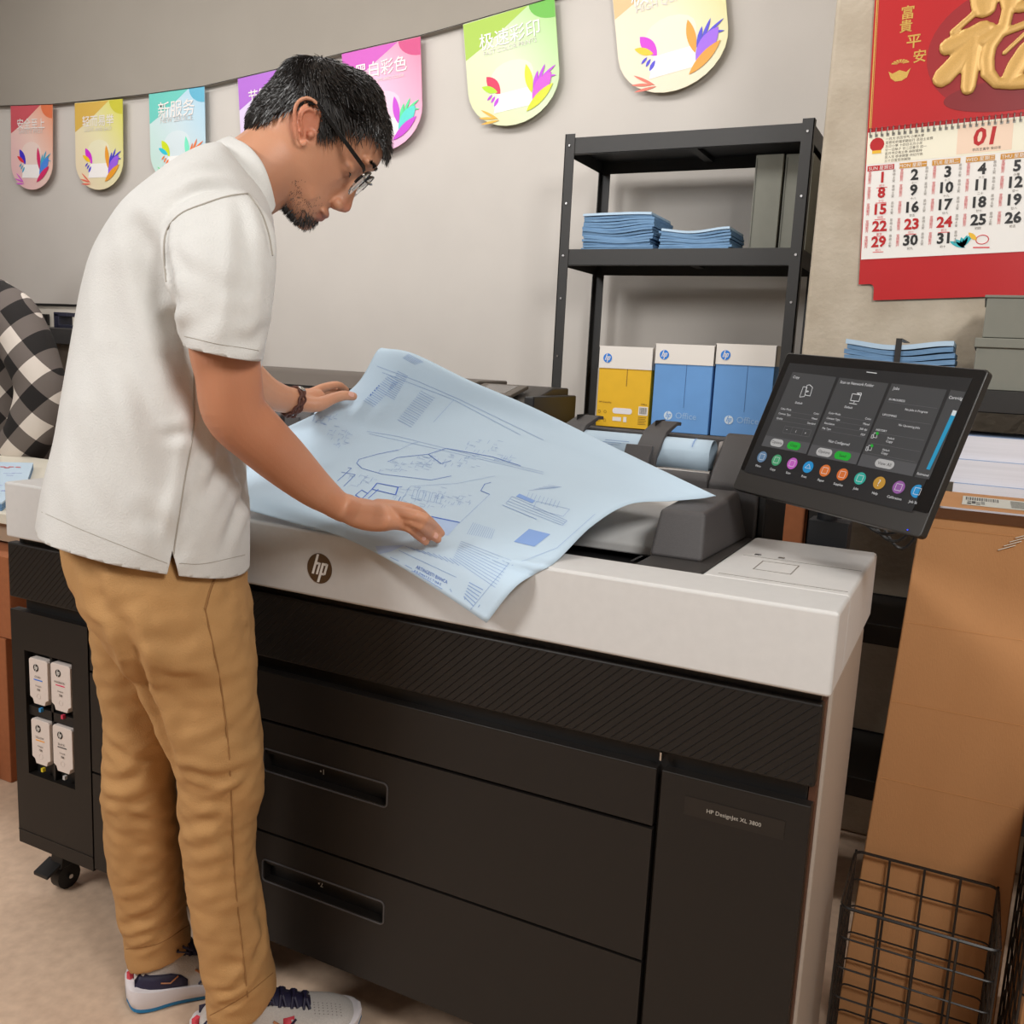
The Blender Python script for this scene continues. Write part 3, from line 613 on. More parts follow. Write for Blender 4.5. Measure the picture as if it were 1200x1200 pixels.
# ------------------------------------------------------------------ wall calendar on the concrete column
CY = 1.243
M_red = mat('calendar_red', (182, 25, 29), .35, noise=.03, nscale=10); M_redd = mat('calendar_red_dark', (150, 22, 28), .4)
M_gold = mat('calendar_gold', (206, 168, 84), .38, metal=.35, noise=.08, nscale=400); M_cpg = mat('calendar_paper', (232, 228, 222), .6); M_crm = mat('calendar_cream', (236, 230, 208), .6)
O = at(1017.5, 156, 1, CY); CUx = (at(1200, 136.5, 1, CY)-O); CUx = Vector((CUx.x, 0, CUx.z)).normalized(); CN = Vector((0, -1, 0)); CV = Vector((-CUx.z, 0, CUx.x))
def cl(px, py): p = at(px, py, 1, CY)-O; return p.dot(CUx), p.dot(CV)
pitch = (cl(1192, 195)[0]-cl(1034.3, 208)[0])/4
CW = pitch*7+.012
t = thing('wall_calendar', 'large red and gold wall calendar hanging on the concrete column', 'calendar', O)
def cpts(l): return [(a, b) for a, b in l]
def cq(name, pts, m_, lift, th=.0004, par=None): return MB().prism([O+CUx*a+CV*b+CN*lift for a, b in pts], CN*th).build(name, m_, par or t)
yb_ = cl(996, 305)[1]; yr = cl(992.6, 334)[1]; yn = cl(1010, 352.4)[1]; r_ = -yn+yr
cq('backing_board', [(-.002, .45), (-.002, yr), (.024, yr), (.030, yr-.003), (.033, yr-.010), (.033, yn), (CW-.033, yn), (CW-.033, yr), (CW+.002, yr), (CW+.002, .45)], M_red, .0, .002)
top = cq('top_page', [(0, .008), (CW, .008), (CW, .44), (0, .44)], M_red, .0022, .001)
MB().prism([O+CUx*a+CV*b+CN*.0034 for a, b in ((.002, .01), (.0045, .01), (.0045, .44), (.002, .44))], CN*.0003).build('gold_rule', M_gold, top)
MB().prism([O+CUx*a+CV*b+CN*.0034 for a, b in ((.006, .01), (.007, .01), (.007, .44), (.006, .44))], CN*.0003).build('gold_rule', M_gold, top)
pg = cq('month_page', [(0, 0), (0, yb_), (CW, yb_), (CW, 0)], M_cpg, .0022, .001)
wk = cl(1020, 196)[1]
cq('header_panel', [(0, -.001), (0, wk+.006), (CW, wk+.006), (CW, -.001)], M_crm, .0033, .0002, pg)
m = MB(); n = int(CW/.0125)
for i in range(n):
    x = .006+i*.0125
    m.tube([O+CUx*x+CV*(.012*math.cos(a)*.75)+CN*(.004+.006*math.sin(a)) for a in [math.pi*(-.1+1.2*k/6) for k in range(7)]], .0014, 5)
    m.box(-.002, .004, -.001, .001, -.012, -.006, Matrix.Translation(O+CUx*x+CN*.004))
m.build('spiral_binding', mat('steel_wire', (150, 148, 142), .35, metal=.8), t)
# gold lettering down the left and the big raised character
for s, px, py, sz in (('富', 1064, 15, .031), ('贵', 1062, 31, .029), ('平', 1071, 49, .033), ('安', 1078, 66, .030)):
    s = {'贵': '貴'}.get(s, s); a, b = cl(px, py); text(s, O+CUx*a+CV*b, CUx, CV, CN, size=sz, align='c', valign='c', bold=.012, lift=.0038).build('lettering', M_gold, top)
a, b = cl(1055, 76); m = MB()
for k in range(7):
    th = math.radians(20+23*k); m.prism([O+CUx*(a+r2*math.cos(q))+CV*(b+r2*.55*math.sin(q))+CN*.0036 for r2, q in ((.006, th-.1), (.020, th-.15), (.020, th+.15), (.006, th+.1))], CN*.0003)
a, b = cl(1054, 87)
m.prism([O+CUx*(a+x)+CV*(b+y)+CN*.0036 for x, y in ((-.024, .008), (-.015, .002), (0, .008), (.015, .002), (.024, .010), (.017, -.010), (.006, -.016), (-.008, -.016), (-.018, -.008))], CN*.0003)
m.build('ingot_print', M_gold, top)
# round red seal behind the character
a, b = cl(1185, 50); cc_ = MB().prism([O+CUx*(a+.17*math.cos(q))+CV*(b-.01+.135*math.sin(q))+CN*.0034 for q in [2*math.pi*i/48 for i in range(48)]], CN*.0002).build('seal_print', M_redd, top)
m = MB(); a, b = cl(1190, 108); m.prism([O+CUx*(a+.145*math.cos(q))+CV*(b-.004+.035*math.sin(q))+CN*.0037 for q in [2*math.pi*i/40 for i in range(40)]], CN*.0002); m.build('seal_print', mat('seal_dark', (128, 20, 26), .4), top)
z = lambda x, y: cl(x/6+1010, y/6)
def blob(segs):
    m = MB()
    for pts, rr in segs:
        L = [O+CUx*z(*p)[0]+CV*z(*p)[1]+CN*.006 for p in pts]; k = pitch/40/6*1.06
        R = []; rr = rr if isinstance(rr, (list, tuple)) else [rr]*len(L)
        d0 = (L[1]-L[0]).normalized(); d1 = (L[-1]-L[-2]).normalized()
        LL = [L[0]-d0*rr[0]*k*c for c in (.95, .7)]+L+[L[-1]+d1*rr[-1]*k*c for c in (.7, .95)]
        RR = [rr[0]*.31, rr[0]*.714]+list(rr)+[rr[-1]*.714, rr[-1]*.31]
        for p, q, r in zip(LL, [0]*9, RR): pass
        for i, p in enumerate(LL):
            tdir = (LL[min(i+1, len(LL)-1)]-LL[max(i-1, 0)]).normalized(); sd = tdir.cross(CN)
            R.append([p+sd*(RR[i]*k*math.cos(q))+CN*(.006*math.sin(q)*min(1, RR[i]/40)) for q in [2*math.pi*j/12 for j in range(12)]])
        m.rings(R)
    return m
seg = [([(850, -60), (862, 40)], 92), ([(800, 95), (640, 235)], 26), ([(850, 210), (700, 290), (610, 335)], [62, 58, 66]), ([(720, 250), (900, 200)], 40), ([(760, 350), (570, 550)], [70, 74]), ([(780, 330), (765, 470), (748, 620)], [75, 62, 54]),
       ([(840, 300), (960, 220)], 46), ([(1060, -40), (1050, 10)], 80), ([(1030, 60), (1000, 190)], [44, 44]), ([(1000, 190), (900, 330), (880, 420), (885, 520), (950, 590), (1060, 590), (1300, 560)], [46, 50, 52, 52, 42, 48, 60]),
       ([(960, 250), (1300, 120)], 30), ([(1160, 350), (1090, 470), (1040, 560)], [60, 70, 60]), ([(1150, 240), (1000, 380)], 18), ([(1100, 60), (1300, 30)], 40)]
o = blob(seg).build('raised_character', mat('raised_gold', (200, 158, 88), .42, metal=.25, noise=.08, nscale=500), top, smooth=True, angle=60)
rm = o.modifiers.new('r', 'REMESH'); rm.mode = 'VOXEL'; rm.voxel_size = .0022; rm.use_smooth_shade = True; sm = o.modifiers.new('s', 'SMOOTH'); sm.iterations = 4
# month header
a, b = cl(1154, 160)
m0 = O+CUx*a+CV*b; hp_ = MB().prism([O+CUx*x+CV*y+CN*.0036 for x, y in ((a-.056, -.004), (a-.056, wk+.010), (a+.056, wk+.010), (a+.056, -.004))], CN*.0002).build('month_panel', mat('peach_print', (236, 208, 184), .6), pg)
text('01', m0, CUx, CV, CN, size=.052, align='c', valign='c', bold=.03, shear=.12, lift=.0042).build('lettering', M_red, pg)
a, b = cl(1156, 176); text('农历壬寅年 癸卯年', O+CUx*a+CV*b, CUx, CV, CN, width=.058, align='c', lift=.0042).build('lettering', M_blk, pg)
m = MB(); rr_ = random.Random(3)
a0, b0 = cl(1038, 167); a1 = cl(1124, 160)[0]
tl_ = ['一月大 农历节气 小寒大寒', '宜祭祀祈福求嗣出行 忌动土安葬', '五日小寒 十四日北方小年', '廿一日除夕 廿二日春节 初一', '宜开市交易立券 纳财栽种', '忌入宅 移徙嫁娶 作灶行丧', '三十日宜安床解除']
for k, s in enumerate(tl_): text(s, O+CUx*a0+CV*(b0-.0082*k+.004), CUx, CV, CN, size=.0072, lift=.0042, mb=m) if True else 0
m.build('lettering', mat('grey_ink', (110, 102, 92), .6), pg)
a, b = cl(1028, 170)
m = MB(); m.prism([O+CUx*(a+.016*math.cos(q))+CV*(b+.016*math.sin(q))+CN*.0038 for q in [2*math.pi*i/14 for i in range(14)]], CN*.0002); m.build('lantern_print', M_red, pg)
MB().prism([O+CUx*(a+x)+CV*(b-.016+y)+CN*.0040 for x, y in ((-.010, -.004), (.010, -.004), (.010, .003), (-.010, .003))], CN*.0002).build('lantern_print', mat('print_yellow', (230, 180, 40), .5), pg)
days = ['SUN 星期日', 'MON 星期一', 'TUE 星期二', 'WED 星期三', 'THU 星期四', 'FRI 星期五', 'SAT 星期六']
n0 = cl(1034.3, 208); nrow = [(cl(1034.3, 208)), cl(1032, 226), cl(1029.4, 245.6), cl(1026.8, 265.4), cl(1024.5, 284)]
MR, MK, MO = MB(), MB(), MB()
for i, s in enumerate(days):
    x = n0[0]-.005+pitch*i
    MB().prism([O+CUx*(x+p)+CV*(wk+q-.004)+CN*.0036 for p, q in ((-pitch*.42, -.006), (pitch*.42, -.006), (pitch*.42, .006), (-pitch*.42, .006))], CN*.0002).build('weekday_bar', M_red if i == 0 else mat('print_ochre', (200, 140, 50), .6), pg)
    text(s, O+CUx*x+CV*(wk-.004), CUx, CV, CN, size=.0105, align='c', valign='c', lift=.0042, mb=MO)
MO.build('lettering', M_cpg, pg)
lun = ['初十', '十一', '十二', '十三', '小寒', '十五', '十六', '十七', '十八', '十九', '二十', '廿一', '廿二', '小年', '廿四', '廿五', '廿六', '廿七', '廿八', '大寒', '除夕', '春节', '初二', '初三', '初四', '初五', '初六', '初七', '初八', '初九', '初十']
MS, MSr = MB(), MB()
for d in range(1, 32):
    c, r = (d-1) % 7, (d-1)//7; x = n0[0]+pitch*c; y = nrow[r][1]
    if x > .62: pass
    red = c == 0 or d in (23, 24) or c == 6
    text(str(d), O+CUx*x+CV*y, CUx, CV, CN, size=.033, align='c', valign='c', bold=.035, lift=.0042, mb=MR if red else MK)
    text(lun[d-1], O+CUx*x+CV*(y-.019), CUx, CV, CN, size=.0065, align='c', valign='c', lift=.0042, mb=MSr if red else MS)
    for q, ch in enumerate('宜嫁娶开市'[:4]): text(ch, O+CUx*(x-pitch*.40)+CV*(y+.012-.0075*q), CUx, CV, CN, size=.0078, align='c', valign='c', lift=.0042, mb=MSr)
    for q, ch in enumerate('忌动土安'[:4]): text(ch, O+CUx*(x+pitch*.36)+CV*(y+.012-.0075*q), CUx, CV, CN, size=.0068, align='c', valign='c', lift=.0042, mb=MS)
    if red: MSr.add([O+CUx*(x+p)+CV*(y-.0245+q)+CN*.0042 for p, q in ((-.012, 0), (.012, 0), (.012, .0016), (-.012, .0016))], [(0, 1, 2, 3)])
MR.build('lettering', M_red, pg); MK.build('lettering', M_blk, pg); MS.build('lettering', MATS['grey_ink'], pg); MSr.build('lettering', mat('red_ink', (214, 80, 84), .6), pg)
a, b = cl(1133, 282); m = MB()
for q in range(5): m.prism([O+CUx*(a+x)+CV*(b+y)+CN*.0038 for x, y in leaf((-.010+.002*q, -.016), (.012-.012*q, .016-.004*q), .005)], CN*.0002)
m.build('bird_print', mat('teal_print', (40, 170, 178), .6), pg)
a, b = cl(1137, 278); MB().prism([O+CUx*(a+x)+CV*(b+y)+CN*.0042 for x, y in leaf((-.004, .010), (.014, -.008), .005)], CN*.0002).build('bird_print', MATS['print_yellow'], pg)
a, b = cl(1151, 281); m = MB(); m.tube([O+CUx*(a+.013*math.cos(q))+CV*(b+.010*math.sin(q))+CN*.0038 for q in [2*math.pi*i/16 for i in range(16)]], .0010, 4, closed=True); m.box(-.017, .017, 0, .0003, -.019, -.016, Matrix.Translation(O+CUx*a+CV*b+CN*.0038)); m.build('seal_print', MATS['red_ink'], pg)

# ------------------------------------------------------------------ low rack in front of the column
RX0, RX1, RY0, RY1 = 1.398, 2.30, .90, 1.22
rk = rack('storage_rack', 'low black storage rack behind the touch screen holding boxes and paper', RX0, RX1, RY0, RY1, 1.165, (.30, .655, .925, 1.168), beam=.045)
a = at(985, 425, 1, .93); b = at(1121, 425, 1, .93)
bundle('strapped bundle of folded blue prints just above the touch screen', a.x, b.x, .93, 1.14, 1.1685, at(1000, 397, 1, .93).z, 8, .47)
x0 = at(1145, 400, 1, .915).x
for k, (z0, z1, dx, lb) in enumerate(((1.1685, 1.262, -.004, 'grey storage box with a rimmed lid, lower of two at the right edge'), (1.272, 1.352, .004, 'grey storage box stacked on top of another at the right edge'))):
    t = thing('storage_box', lb, 'box', (x0+.2, .915, z0), 'grey storage boxes on the rack'); MB().box(x0+dx+.004, x0+.40, .919, 1.19, z0, z1).build('box_body', M_grey, t, bevel=.002)
    if k == 0: MB().box(x0-.004, x0+.404, .913, 1.196, z1-.010, z1+.009).build('box_lid', M_grey, t, bevel=.002)
    else: MB().box(x0+dx, x0+.403, .915, 1.194, z1-.002, z1+.003).build('box_lid', M_grey, t, bevel=.001)
M_ppr = mat('white_stack', (222, 220, 226), .7, noise=.05, nscale=2, stretch=(1, 1, 120))
z = .9255
for k in range(3):
    xx = at(1118-3*k, 560-22*k, 1, .93).x; h_ = .048
    t = thing('paper_ream', ('bottom', 'middle', 'top')[k]+' ream in the pile of white paper right of the touch screen', 'paper', (xx+.15, .93, z), 'reams of white paper on the rack')
    m = MB()
    m.prism([(xx, .93+.01*k, z), (xx+.10, .925+.01*k, z), (xx+.32, .93+.01*k, z), (xx+.32, 1.16, z), (xx, 1.16, z)], (0, 0, h_)); m.build('sheets', M_ppr, t)
    MB().box(xx+.002, xx+.318, .932+.01*k, 1.158, z+h_, z+h_+.0012).build('wrapper', mat('blue_wrap', (140, 160, 190), .6), t); z += h_+.0013
t = thing('brown_carton', 'brown carton standing behind the printer, seen under the screen\'s left corner', 'box', (1.34, .97, 0))
MB().box(1.298, 1.390, .92, 1.10, 0, .93).build('carton', M_cardd, t, bevel=.002); MB().box(1.30, 1.388, .919, .9202, .60, .602).build('crease', M_cardd, t)

# ------------------------------------------------------------------ tall carton, wire baskets at the right
t = thing('tall_carton', 'tall cardboard carton standing upright right of the printer', 'box', (1.74, .55, 0))
def skewbox(mb, p0, p1, y0, y1, z0, z1, dx):
    vs = [(p0+(0 if k < 4 else dx[0]), y0, z0), (p1, y0, z0), (p1, y1, z0), (p0, y1, z0), (p0+dx[0], y0, z1), (p1+dx[1], y0, z1), (p1+dx[1], y1, z1), (p0+dx[0], y1, z1)] if False else \
         [(p0, y0, z0), (p1, y0, z0), (p1, y1, z0), (p0, y1, z0), (p0+dx[0], y0, z1), (p1+dx[1], y0, z1), (p1+dx[1], y1, z1), (p0+dx[0], y1, z1)]
    return mb.add(vs, [(0, 3, 2, 1), (4, 5, 6, 7), (0, 1, 5, 4), (1, 2, 6, 5), (2, 3, 7, 6), (3, 0, 4, 7)])
BZ = .974
skewbox(MB(), 1.603, 1.852, .452, .72, .0, BZ, (.040, -.004)).build('carton', M_card, t, bevel=.003)
for z_ in (.50, .64, .78, .945): MB().box(1.646-(BZ-z_)*.041, 1.842, .4514, .4522, z_, z_+.0012).build('crease', mat('crease_tan', (192, 138, 86), .8), t)
MB().box(1.646, 1.846, .4525, .72, BZ+.001, BZ+.004).build('top_flap', M_card, t, bevel=.001)
m = MB(); m.box(1.645, 1.846, .449, .4516, BZ-.012, BZ+.0045); m.box(1.645, 1.846, .449, .475, BZ+.0042, BZ+.0049); m.build('tape', mat('brown_tape', (96, 62, 40), .15, coat=.6), t)
lb = MB().box(1.70, 1.846, .53, .66, BZ+.0045, BZ+.005).build('address_label', mat('label_white', (206, 206, 196), .5), t)
T = MB(); zz = BZ+.0052
for k in range(8): T.box(1.775, 1.775+.05*(.5+.5*rr_.random()), .545+.013*k, .549+.013*k, zz, zz+.0002)
for k in range(4):
    for j in range(4):
        if rr_.random() < .65: T.box(1.708+.007*k, 1.714+.007*k, .54+.012*j, .55+.012*j, zz, zz+.0002)
x = 1.705
while x < 1.755: w_ = rr_.choice((.001, .002)); T.box(x, x+w_, .60, .645, zz, zz+.0002); x += w_+.0017
tag(T.build('lettering', mat('label_ink', (80, 80, 78), .6), lb), kind='stuff')
for k in range(4): MB().box(1.76+.008*k, 1.786+.008*k, .4485, .4495, .0, .0012, Matrix.Translation((0, 0, .925+.004*k)) @ Matrix.Translation(Vector((1.77, .449, 0))) @ Matrix.Rotation(math.radians(-25), 4, 'Y') @ Matrix.Translation(Vector((-1.77, -.449, 0)))).build('tape_glint', mat('glint_pale', (220, 214, 200), .1), t)  # pale slanted strips, the tape's glint put in as colour
M_wire = mat('black_wire', (26, 24, 23), .4)
def basket(label, x0, x1, y0, y1, z0, z1, nx, ny, nz, taper=.0):
    t = thing('wire_basket', label, 'basket', ((x0+x1)/2, (y0+y1)/2, z0), 'black wire baskets by the cartons')
    def wire(name, pts, r=.0019): MB().tube(pts, r, 5).build(name, M_wire, t, smooth=True)
    def zz(i): return z0+(z1-z0)*i/nz
    r = .012
    for i in range(nz+1):
        z = zz(i); L = []
        for cx, cy, a0 in ((x1-r, y1-r, 0), (x0+r, y1-r, 90), (x0+r, y0+r, 180), (x1-r, y0+r, 270)):
            for k in range(4): a = math.radians(a0+30*k); L.append((cx+r*math.cos(a), cy+r*math.sin(a), z))
        MB().tube(L, .0027 if i == nz else .0017, 5, closed=True).build('hoop_wire', M_wire, t, smooth=True)
    for i in range(nx+1):
        x = x0+(x1-x0)*i/nx
        for y in (y0, y1): wire('upright_wire', [(x, y, z0), (x, y, z1+.002)], .0022)
    for j in range(1, ny):
        y = y0+(y1-y0)*j/ny
        for x in (x0, x1): wire('upright_wire', [(x, y, z0), (x, y, z1+.003)])
    for i in range(1, nx): x = x0+(x1-x0)*i/nx; wire('floor_wire', [(x, y0, z0+.002), (x, y1, z0+.002)])
    for j in range(1, ny): y = y0+(y1-y0)*j/ny; wire('floor_wire', [(x0, y, z0+.004), (x1, y, z0+.004)])
    return t
basket('black wire basket standing in front of the tall carton', 1.606, 1.828, .245, .440, .004, .362, 4, 5, 7)
basket('black wire basket cut off by the picture\'s right edge', 1.862, 2.14, .25, .50, .004, .50, 5, 5, 10)
t = thing('small_carton', 'cardboard carton standing inside the wire basket at the right edge', 'box', (2.0, .38, .006))
MB().box(1.868, 2.13, .262, .488, .006, .56).build('carton', M_card, t, bevel=.003); MB().box(1.87, 2.128, .370, .380, .5602, .561).build('flap_seam', MATS['crease_tan'], t)

# ------------------------------------------------------------------ left background: table, cartons, machines
t = thing('work_table', 'cream-topped work table behind the printer\'s left end', 'table', (-1.0, .75, 0))
M_cream = mat('cream_laminate', (222, 216, 200), .4); M_beige = mat('beige_edge', (176, 152, 128), .6)
MB().box(-2.6, -.06, .36, 1.17, .685, .715).build('table_top', M_cream, t, bevel=.004)
MB().box(-2.58, -.08, .39, .42, .63, .685).build('apron', M_beige, t)
MB().box(-2.58, -.08, 1.11, 1.14, .63, .685).build('apron', M_beige, t)
for x in (-2.55, -.14):
    for y in (.40, 1.09): MB().box(x, x+.05, y, y+.05, 0, .685).build('leg', M_beige, t)
def carton(label, x0, x1, y0, y1, z0, z1):
    t = thing('carton', label, 'box', ((x0+x1)/2, (y0+y1)/2, z0), 'brown cartons stacked at the left edge')
    MB().box(x0, x1, y0, y1, z0, z1).build('carton_body', M_cardd, t, bevel=.003); MB().box(x0+.002, x1-.002, (y0+y1)/2-.02, (y0+y1)/2+.02, z1, z1+.0006).box(x0+.01, x0+.012, y0-.0006, y0, z0, z1).build('tape', MATS['brown_tape'] if False else mat('tan_tape', (140, 84, 50), .4), t)
carton('brown carton on the floor beside the printer\'s left end, bottom of its stack', -.84, -.48, .30, .62, .0, .40)
carton('brown carton on top of the stack under the table edge', -.84, -.455, .30, .60, .402, .62)
carton('brown carton standing behind the stack, beside the ink cartridge door', -.455, -.13, .70, 1.0, .0, .40)
carton('brown carton stacked high behind the printer\'s left end', -.455, -.12, .68, .98, .402, .62)
carton('slim brown carton leaning at the very left edge of the picture', -.84, -.53, .215, .292, .0, .115)
# prints lying on the table
sheets = MB(); TZ = .7155
pts = [at(-40, 541, 2, TZ+.02), at(39, 543, 2, TZ+.02), at(31, 566, 2, TZ+.02), at(2, 590, 2, TZ+.02), at(-60, 592, 2, TZ+.02)]
t = thing('print_pile', 'pile of blue plan prints lying on the cream table', 'paper', Vector((pts[0].x, pts[0].y, TZ)))
for k in range(4):
    MB().prism([Vector((p.x-.004*k, p.y+.003*k, TZ+.0052*k)) for p in pts], (0, 0, .0046)).build('print', M_blue if k == 3 else M_fold, t)
T = MB(); R_ = MB()
def onz(px, py, z_): return at(px, py, 2, z_)
for k in range(16):
    x = -5+rr_.random()*30; y = 553+rr_.random()*26; w_ = 5+rr_.random()*9
    if x+w_ > 30-(y-553)*.3: continue
    a = onz(x, y, TZ+.0212); b = onz(x+w_, y+.4, TZ+.0212); T.prism([a, b, b+Vector((0, .003, 0)), a+Vector((0, .003, 0))], (0, 0, .0002))
for x, y in ((3, 547), (8, 548), (13, 547), (21, 547.5)): a = onz(x, y, TZ+.0212); R_.prism([a+Vector((p*.012, q*.01, 0)) for p, q in ((-1, 0), (0, 1), (1, .2), (.2, -1))], (0, 0, .0002))
tag(T.build('plan_lines', mat('violet_ink', (120, 110, 200), .6), t), kind='stuff'); R_.build('red_marks', mat('red_mark', (214, 60, 60), .6), t)
# wide printer by the wall behind the man
def px_x(px, py, y): return at(px, py, 1, y).x
t = thing('wide_plotter', 'long black plotter standing against the wall behind the man', 'printer', (-.2, 1.75, 0))
M_plot = mat('plotter_taupe', (92, 84, 76), .5); 
m = MB(); zt = at(310, 431, 1, 1.55).z
m.prism([(-.95, y, z_) for y, z_ in [(1.50, .70), (1.50, zt-.055), (1.56, zt-.012), (1.62, zt), (1.83, zt), (1.83, .70)]], (1.12, 0, 0)); m.build('body', M_plot, t, bevel=.006)
MB().box(-.95, .17, 1.497, 1.502, zt-.058, zt-.052).box(-.95, .17, 1.497, 1.503, zt-.10, zt-.085).build('groove', M_blk, t)
m = MB(); m.box(-.93, .15, 1.52, 1.82, .64, .70); m.build('base', M_blk, t)
m = MB()
for x in (-.9, .08): m.box(x, x+.05, 1.60, 1.85, .06, .64); m.box(x-.01, x+.06, 1.45, 2.0, .03, .06)
m.build('stand', M_blk, t)
text('designjet', Vector((-.36, 1.4985, zt-.035)), u_, Vector((0, .8, .6)).normalized(), Vector((0, -.6, .8)), size=.022, lift=.006).build('lettering', M_lid, t) if False else None
xr0, xr1 = .17, at(625, 470, 1, 1.5).x
m = MB(); m.prism([(xr0, y, z_) for y, z_ in [(1.44, .70), (1.44, zt-.10), (1.50, zt-.06), (1.70, zt-.012), (1.83, zt-.012), (1.83, .70)]], (xr1-xr0-.02, 0, 0)); e = m.build('end_module', mat('plotter_black', (50, 45, 41), .45), t, bevel=.006)
MB().box(xr1-.02, xr1+.015, 1.47, 1.82, .72, zt-.035).build('end_cap', M_blk, e, bevel=.006)
m = MB(); s0 = Vector((xr0+.01, 1.505, zt-.048)); m.prism([s0, s0+Vector((.17, 0, 0)), s0+Vector((.17, .13, .030)), s0+Vector((0, .13, .030))], (0, -.004, .012)); q = m.build('control_panel', M_plot, t, bevel=.003)
MB().prism([s0+Vector((.03, .012, .0155)), s0+Vector((.14, .012, .0155)), s0+Vector((.14, .11, .0380)), s0+Vector((.03, .11, .0380))], (0, 0, .001)).build('panel_screen', mat('panel_screen_grey', (110, 106, 102), .2), q)
# second machine further left, behind the seated person
t = thing('flatbed_machine', 'machine with a pale hinged cover at the left, behind the plaid shirt', 'printer', (-1.9, 1.75, 0))
zt2 = at(60, 355, 1, 1.6).z; zd = at(60, 383, 1, 1.6).z; zb2 = at(60, 393, 1, 1.6).z
MB().box(-2.7, -1.30, 1.75, 1.80, zd, zt2).build('cover', mat('pale_cover', (206, 198, 186), .5), t, bevel=.003)
MB().box(-2.7, -1.30, 1.742, 1.748, zt2-.006, zt2+.004).build('cover_edge', M_blk, t)
m = MB()
for px in (45, 50, 54.5): xx = px_x(px, 370, 1.74); m.box(xx, xx+.014, 1.735, 1.745, at(50, 381, 1, 1.74).z, at(50, 368, 1, 1.74).z)
m.build('vent_slots', M_blk, t)
MB().box(-2.7, -1.45, 1.50, 2.0, zb2-.035, zd-.004).build('deck', mat('deck_slate', (66, 64, 64), .4), t, bevel=.004)
MB().box(-2.66, -1.50, 1.56, 1.96, .62, zb2-.035).build('body', mat('pale_taupe', (150, 138, 126), .6), t, bevel=.004)
MB().box(-2.6, -1.4, 1.6, 1.9, 0, .62).build('pedestal', M_plot, t)
xx = px_x(68, 385, 1.55); m = MB(); m.box(xx, xx+.03, 1.53, 1.60, zd-.004, zd+.055); m.box(xx, xx+.085, 1.53, 1.60, zd+.045, zd+.062); m.box(xx+.02, xx+.11, 1.53, 1.57, zd-.004, zd+.01)
m.build('bracket', mat('bracket_navy', (40, 42, 60), .4), t, bevel=.002)

# ------------------------------------------------------------------ the big plan sheet
def crom(p0, p1, p2, p3, t):
    return .5*((2*p1)+(-p0+p2)*t+(2*p0-5*p1+4*p2-p3)*t*t+(-p0+3*p1-3*p2+p3)*t*t*t)
def cr_curve(pts, n):
    P_ = [np.array(p, float) for p in pts]; P_ = [2*P_[0]-P_[1]]+P_+[2*P_[-1]-P_[-2]]; m_ = len(pts)-1; out = []
    for i in range(n):
        x = i/(n-1)*m_; k = min(int(x), m_-1); out.append(crom(P_[k], P_[k+1], P_[k+2], P_[k+3], x-k))
    return out
grid = [[(288, 597, -.015), (345, 613, -.02), (400, 629, -.025), (455, 656, -.035), (512, 691, -.045), (570, 730, -.055)],
        [(285, 575, .03), (345, 592, .0), (405, 612, -.01), (470, 634, -.022), (535, 655, -.03), (606, 686, -.042)],
        [(286, 553, .10), (348, 572, .06), (415, 590, .04), (485, 610, .03), (560, 628, .02), (650, 659, .02)],
        [(300, 530, .16), (360, 545, .14), (430, 560, .13), (510, 578, .12), (590, 595, .11), (693, 617, .12)],
        [(322, 508, .21), (384, 518, .22), (455, 530, .22), (540, 545, .21), (630, 562, .20), (737, 591, .19)],
        [(374, 482, .26), (424, 484, .28), (480, 492, .29), (562, 507, .29), (662, 535, .28), (787, 587, .25)],
        [(418, 450, .29), (462, 455, .31), (515, 468, .33), (595, 490, .33), (695, 527, .31), (822, 584, .28)],
        [(442, 411, .31), (482, 417, .33), (547, 447, .35), (622, 478, .35), (722, 526, .33), (838, 581, .29)],
        [(452, 409, .345), (486, 417, .36), (550, 448, .37), (624, 479, .365), (723, 527, .34), (838, 582, .295)]]
W3 = [[np.array(at(a, b, 1, c)) for a, b, c in r] for r in grid]
rows = [cr_curve(r, 56) for r in W3]
cols = [cr_curve([r[j] for r in rows], 72) for j in range(56)]
G = [[tuple(cols[j][i]) for j in range(56)] for i in range(72)]
def clear(p):
    p = Vector(p)
    for zt_, y0_, y1_ in ((.8950, -.0190, .094), (.8985, .094, .18)):
        if p.z < zt_ and y0_ < p.y < y1_ and p.x < 1.4:
            a = CAM+(p-CAM)*((zt_-CAM.z)/(p.z-CAM.z)); b_ = CAM+(p-CAM)*((y0_-CAM.y)/(p.y-CAM.y)) if y0_ < 0 else a
            p = a if (a-p).length < (b_-p).length else b_
    return tuple(p)
G = [[clear(p) for p in r] for r in G]
sheet = MB().grid(G).build('plan_sheet', M_blue, None, smooth=True, angle=80)
tag(sheet, 'large pale blue building plan held and smoothed out by the man, draped over the printer', 'paper')
sm = sheet.modifiers.new('s', 'SOLIDIFY'); sm.thickness = .0005; sm.offset = -1
def bvh_of(o):
    me = o.data; return BVHTree.FromPolygons([o.matrix_world @ v.co for v in me.vertices], [tuple(p.vertices) for p in me.polygons])
B_sheet = bvh_of(sheet)
def hit(B, px, py):
    loc, nor, idx, dist = B.ray_cast(CAM, ray(px, py).normalized(), 10)
    if loc is not None and nor.dot(ray(px, py)) > 0: nor = -nor
    return loc, nor
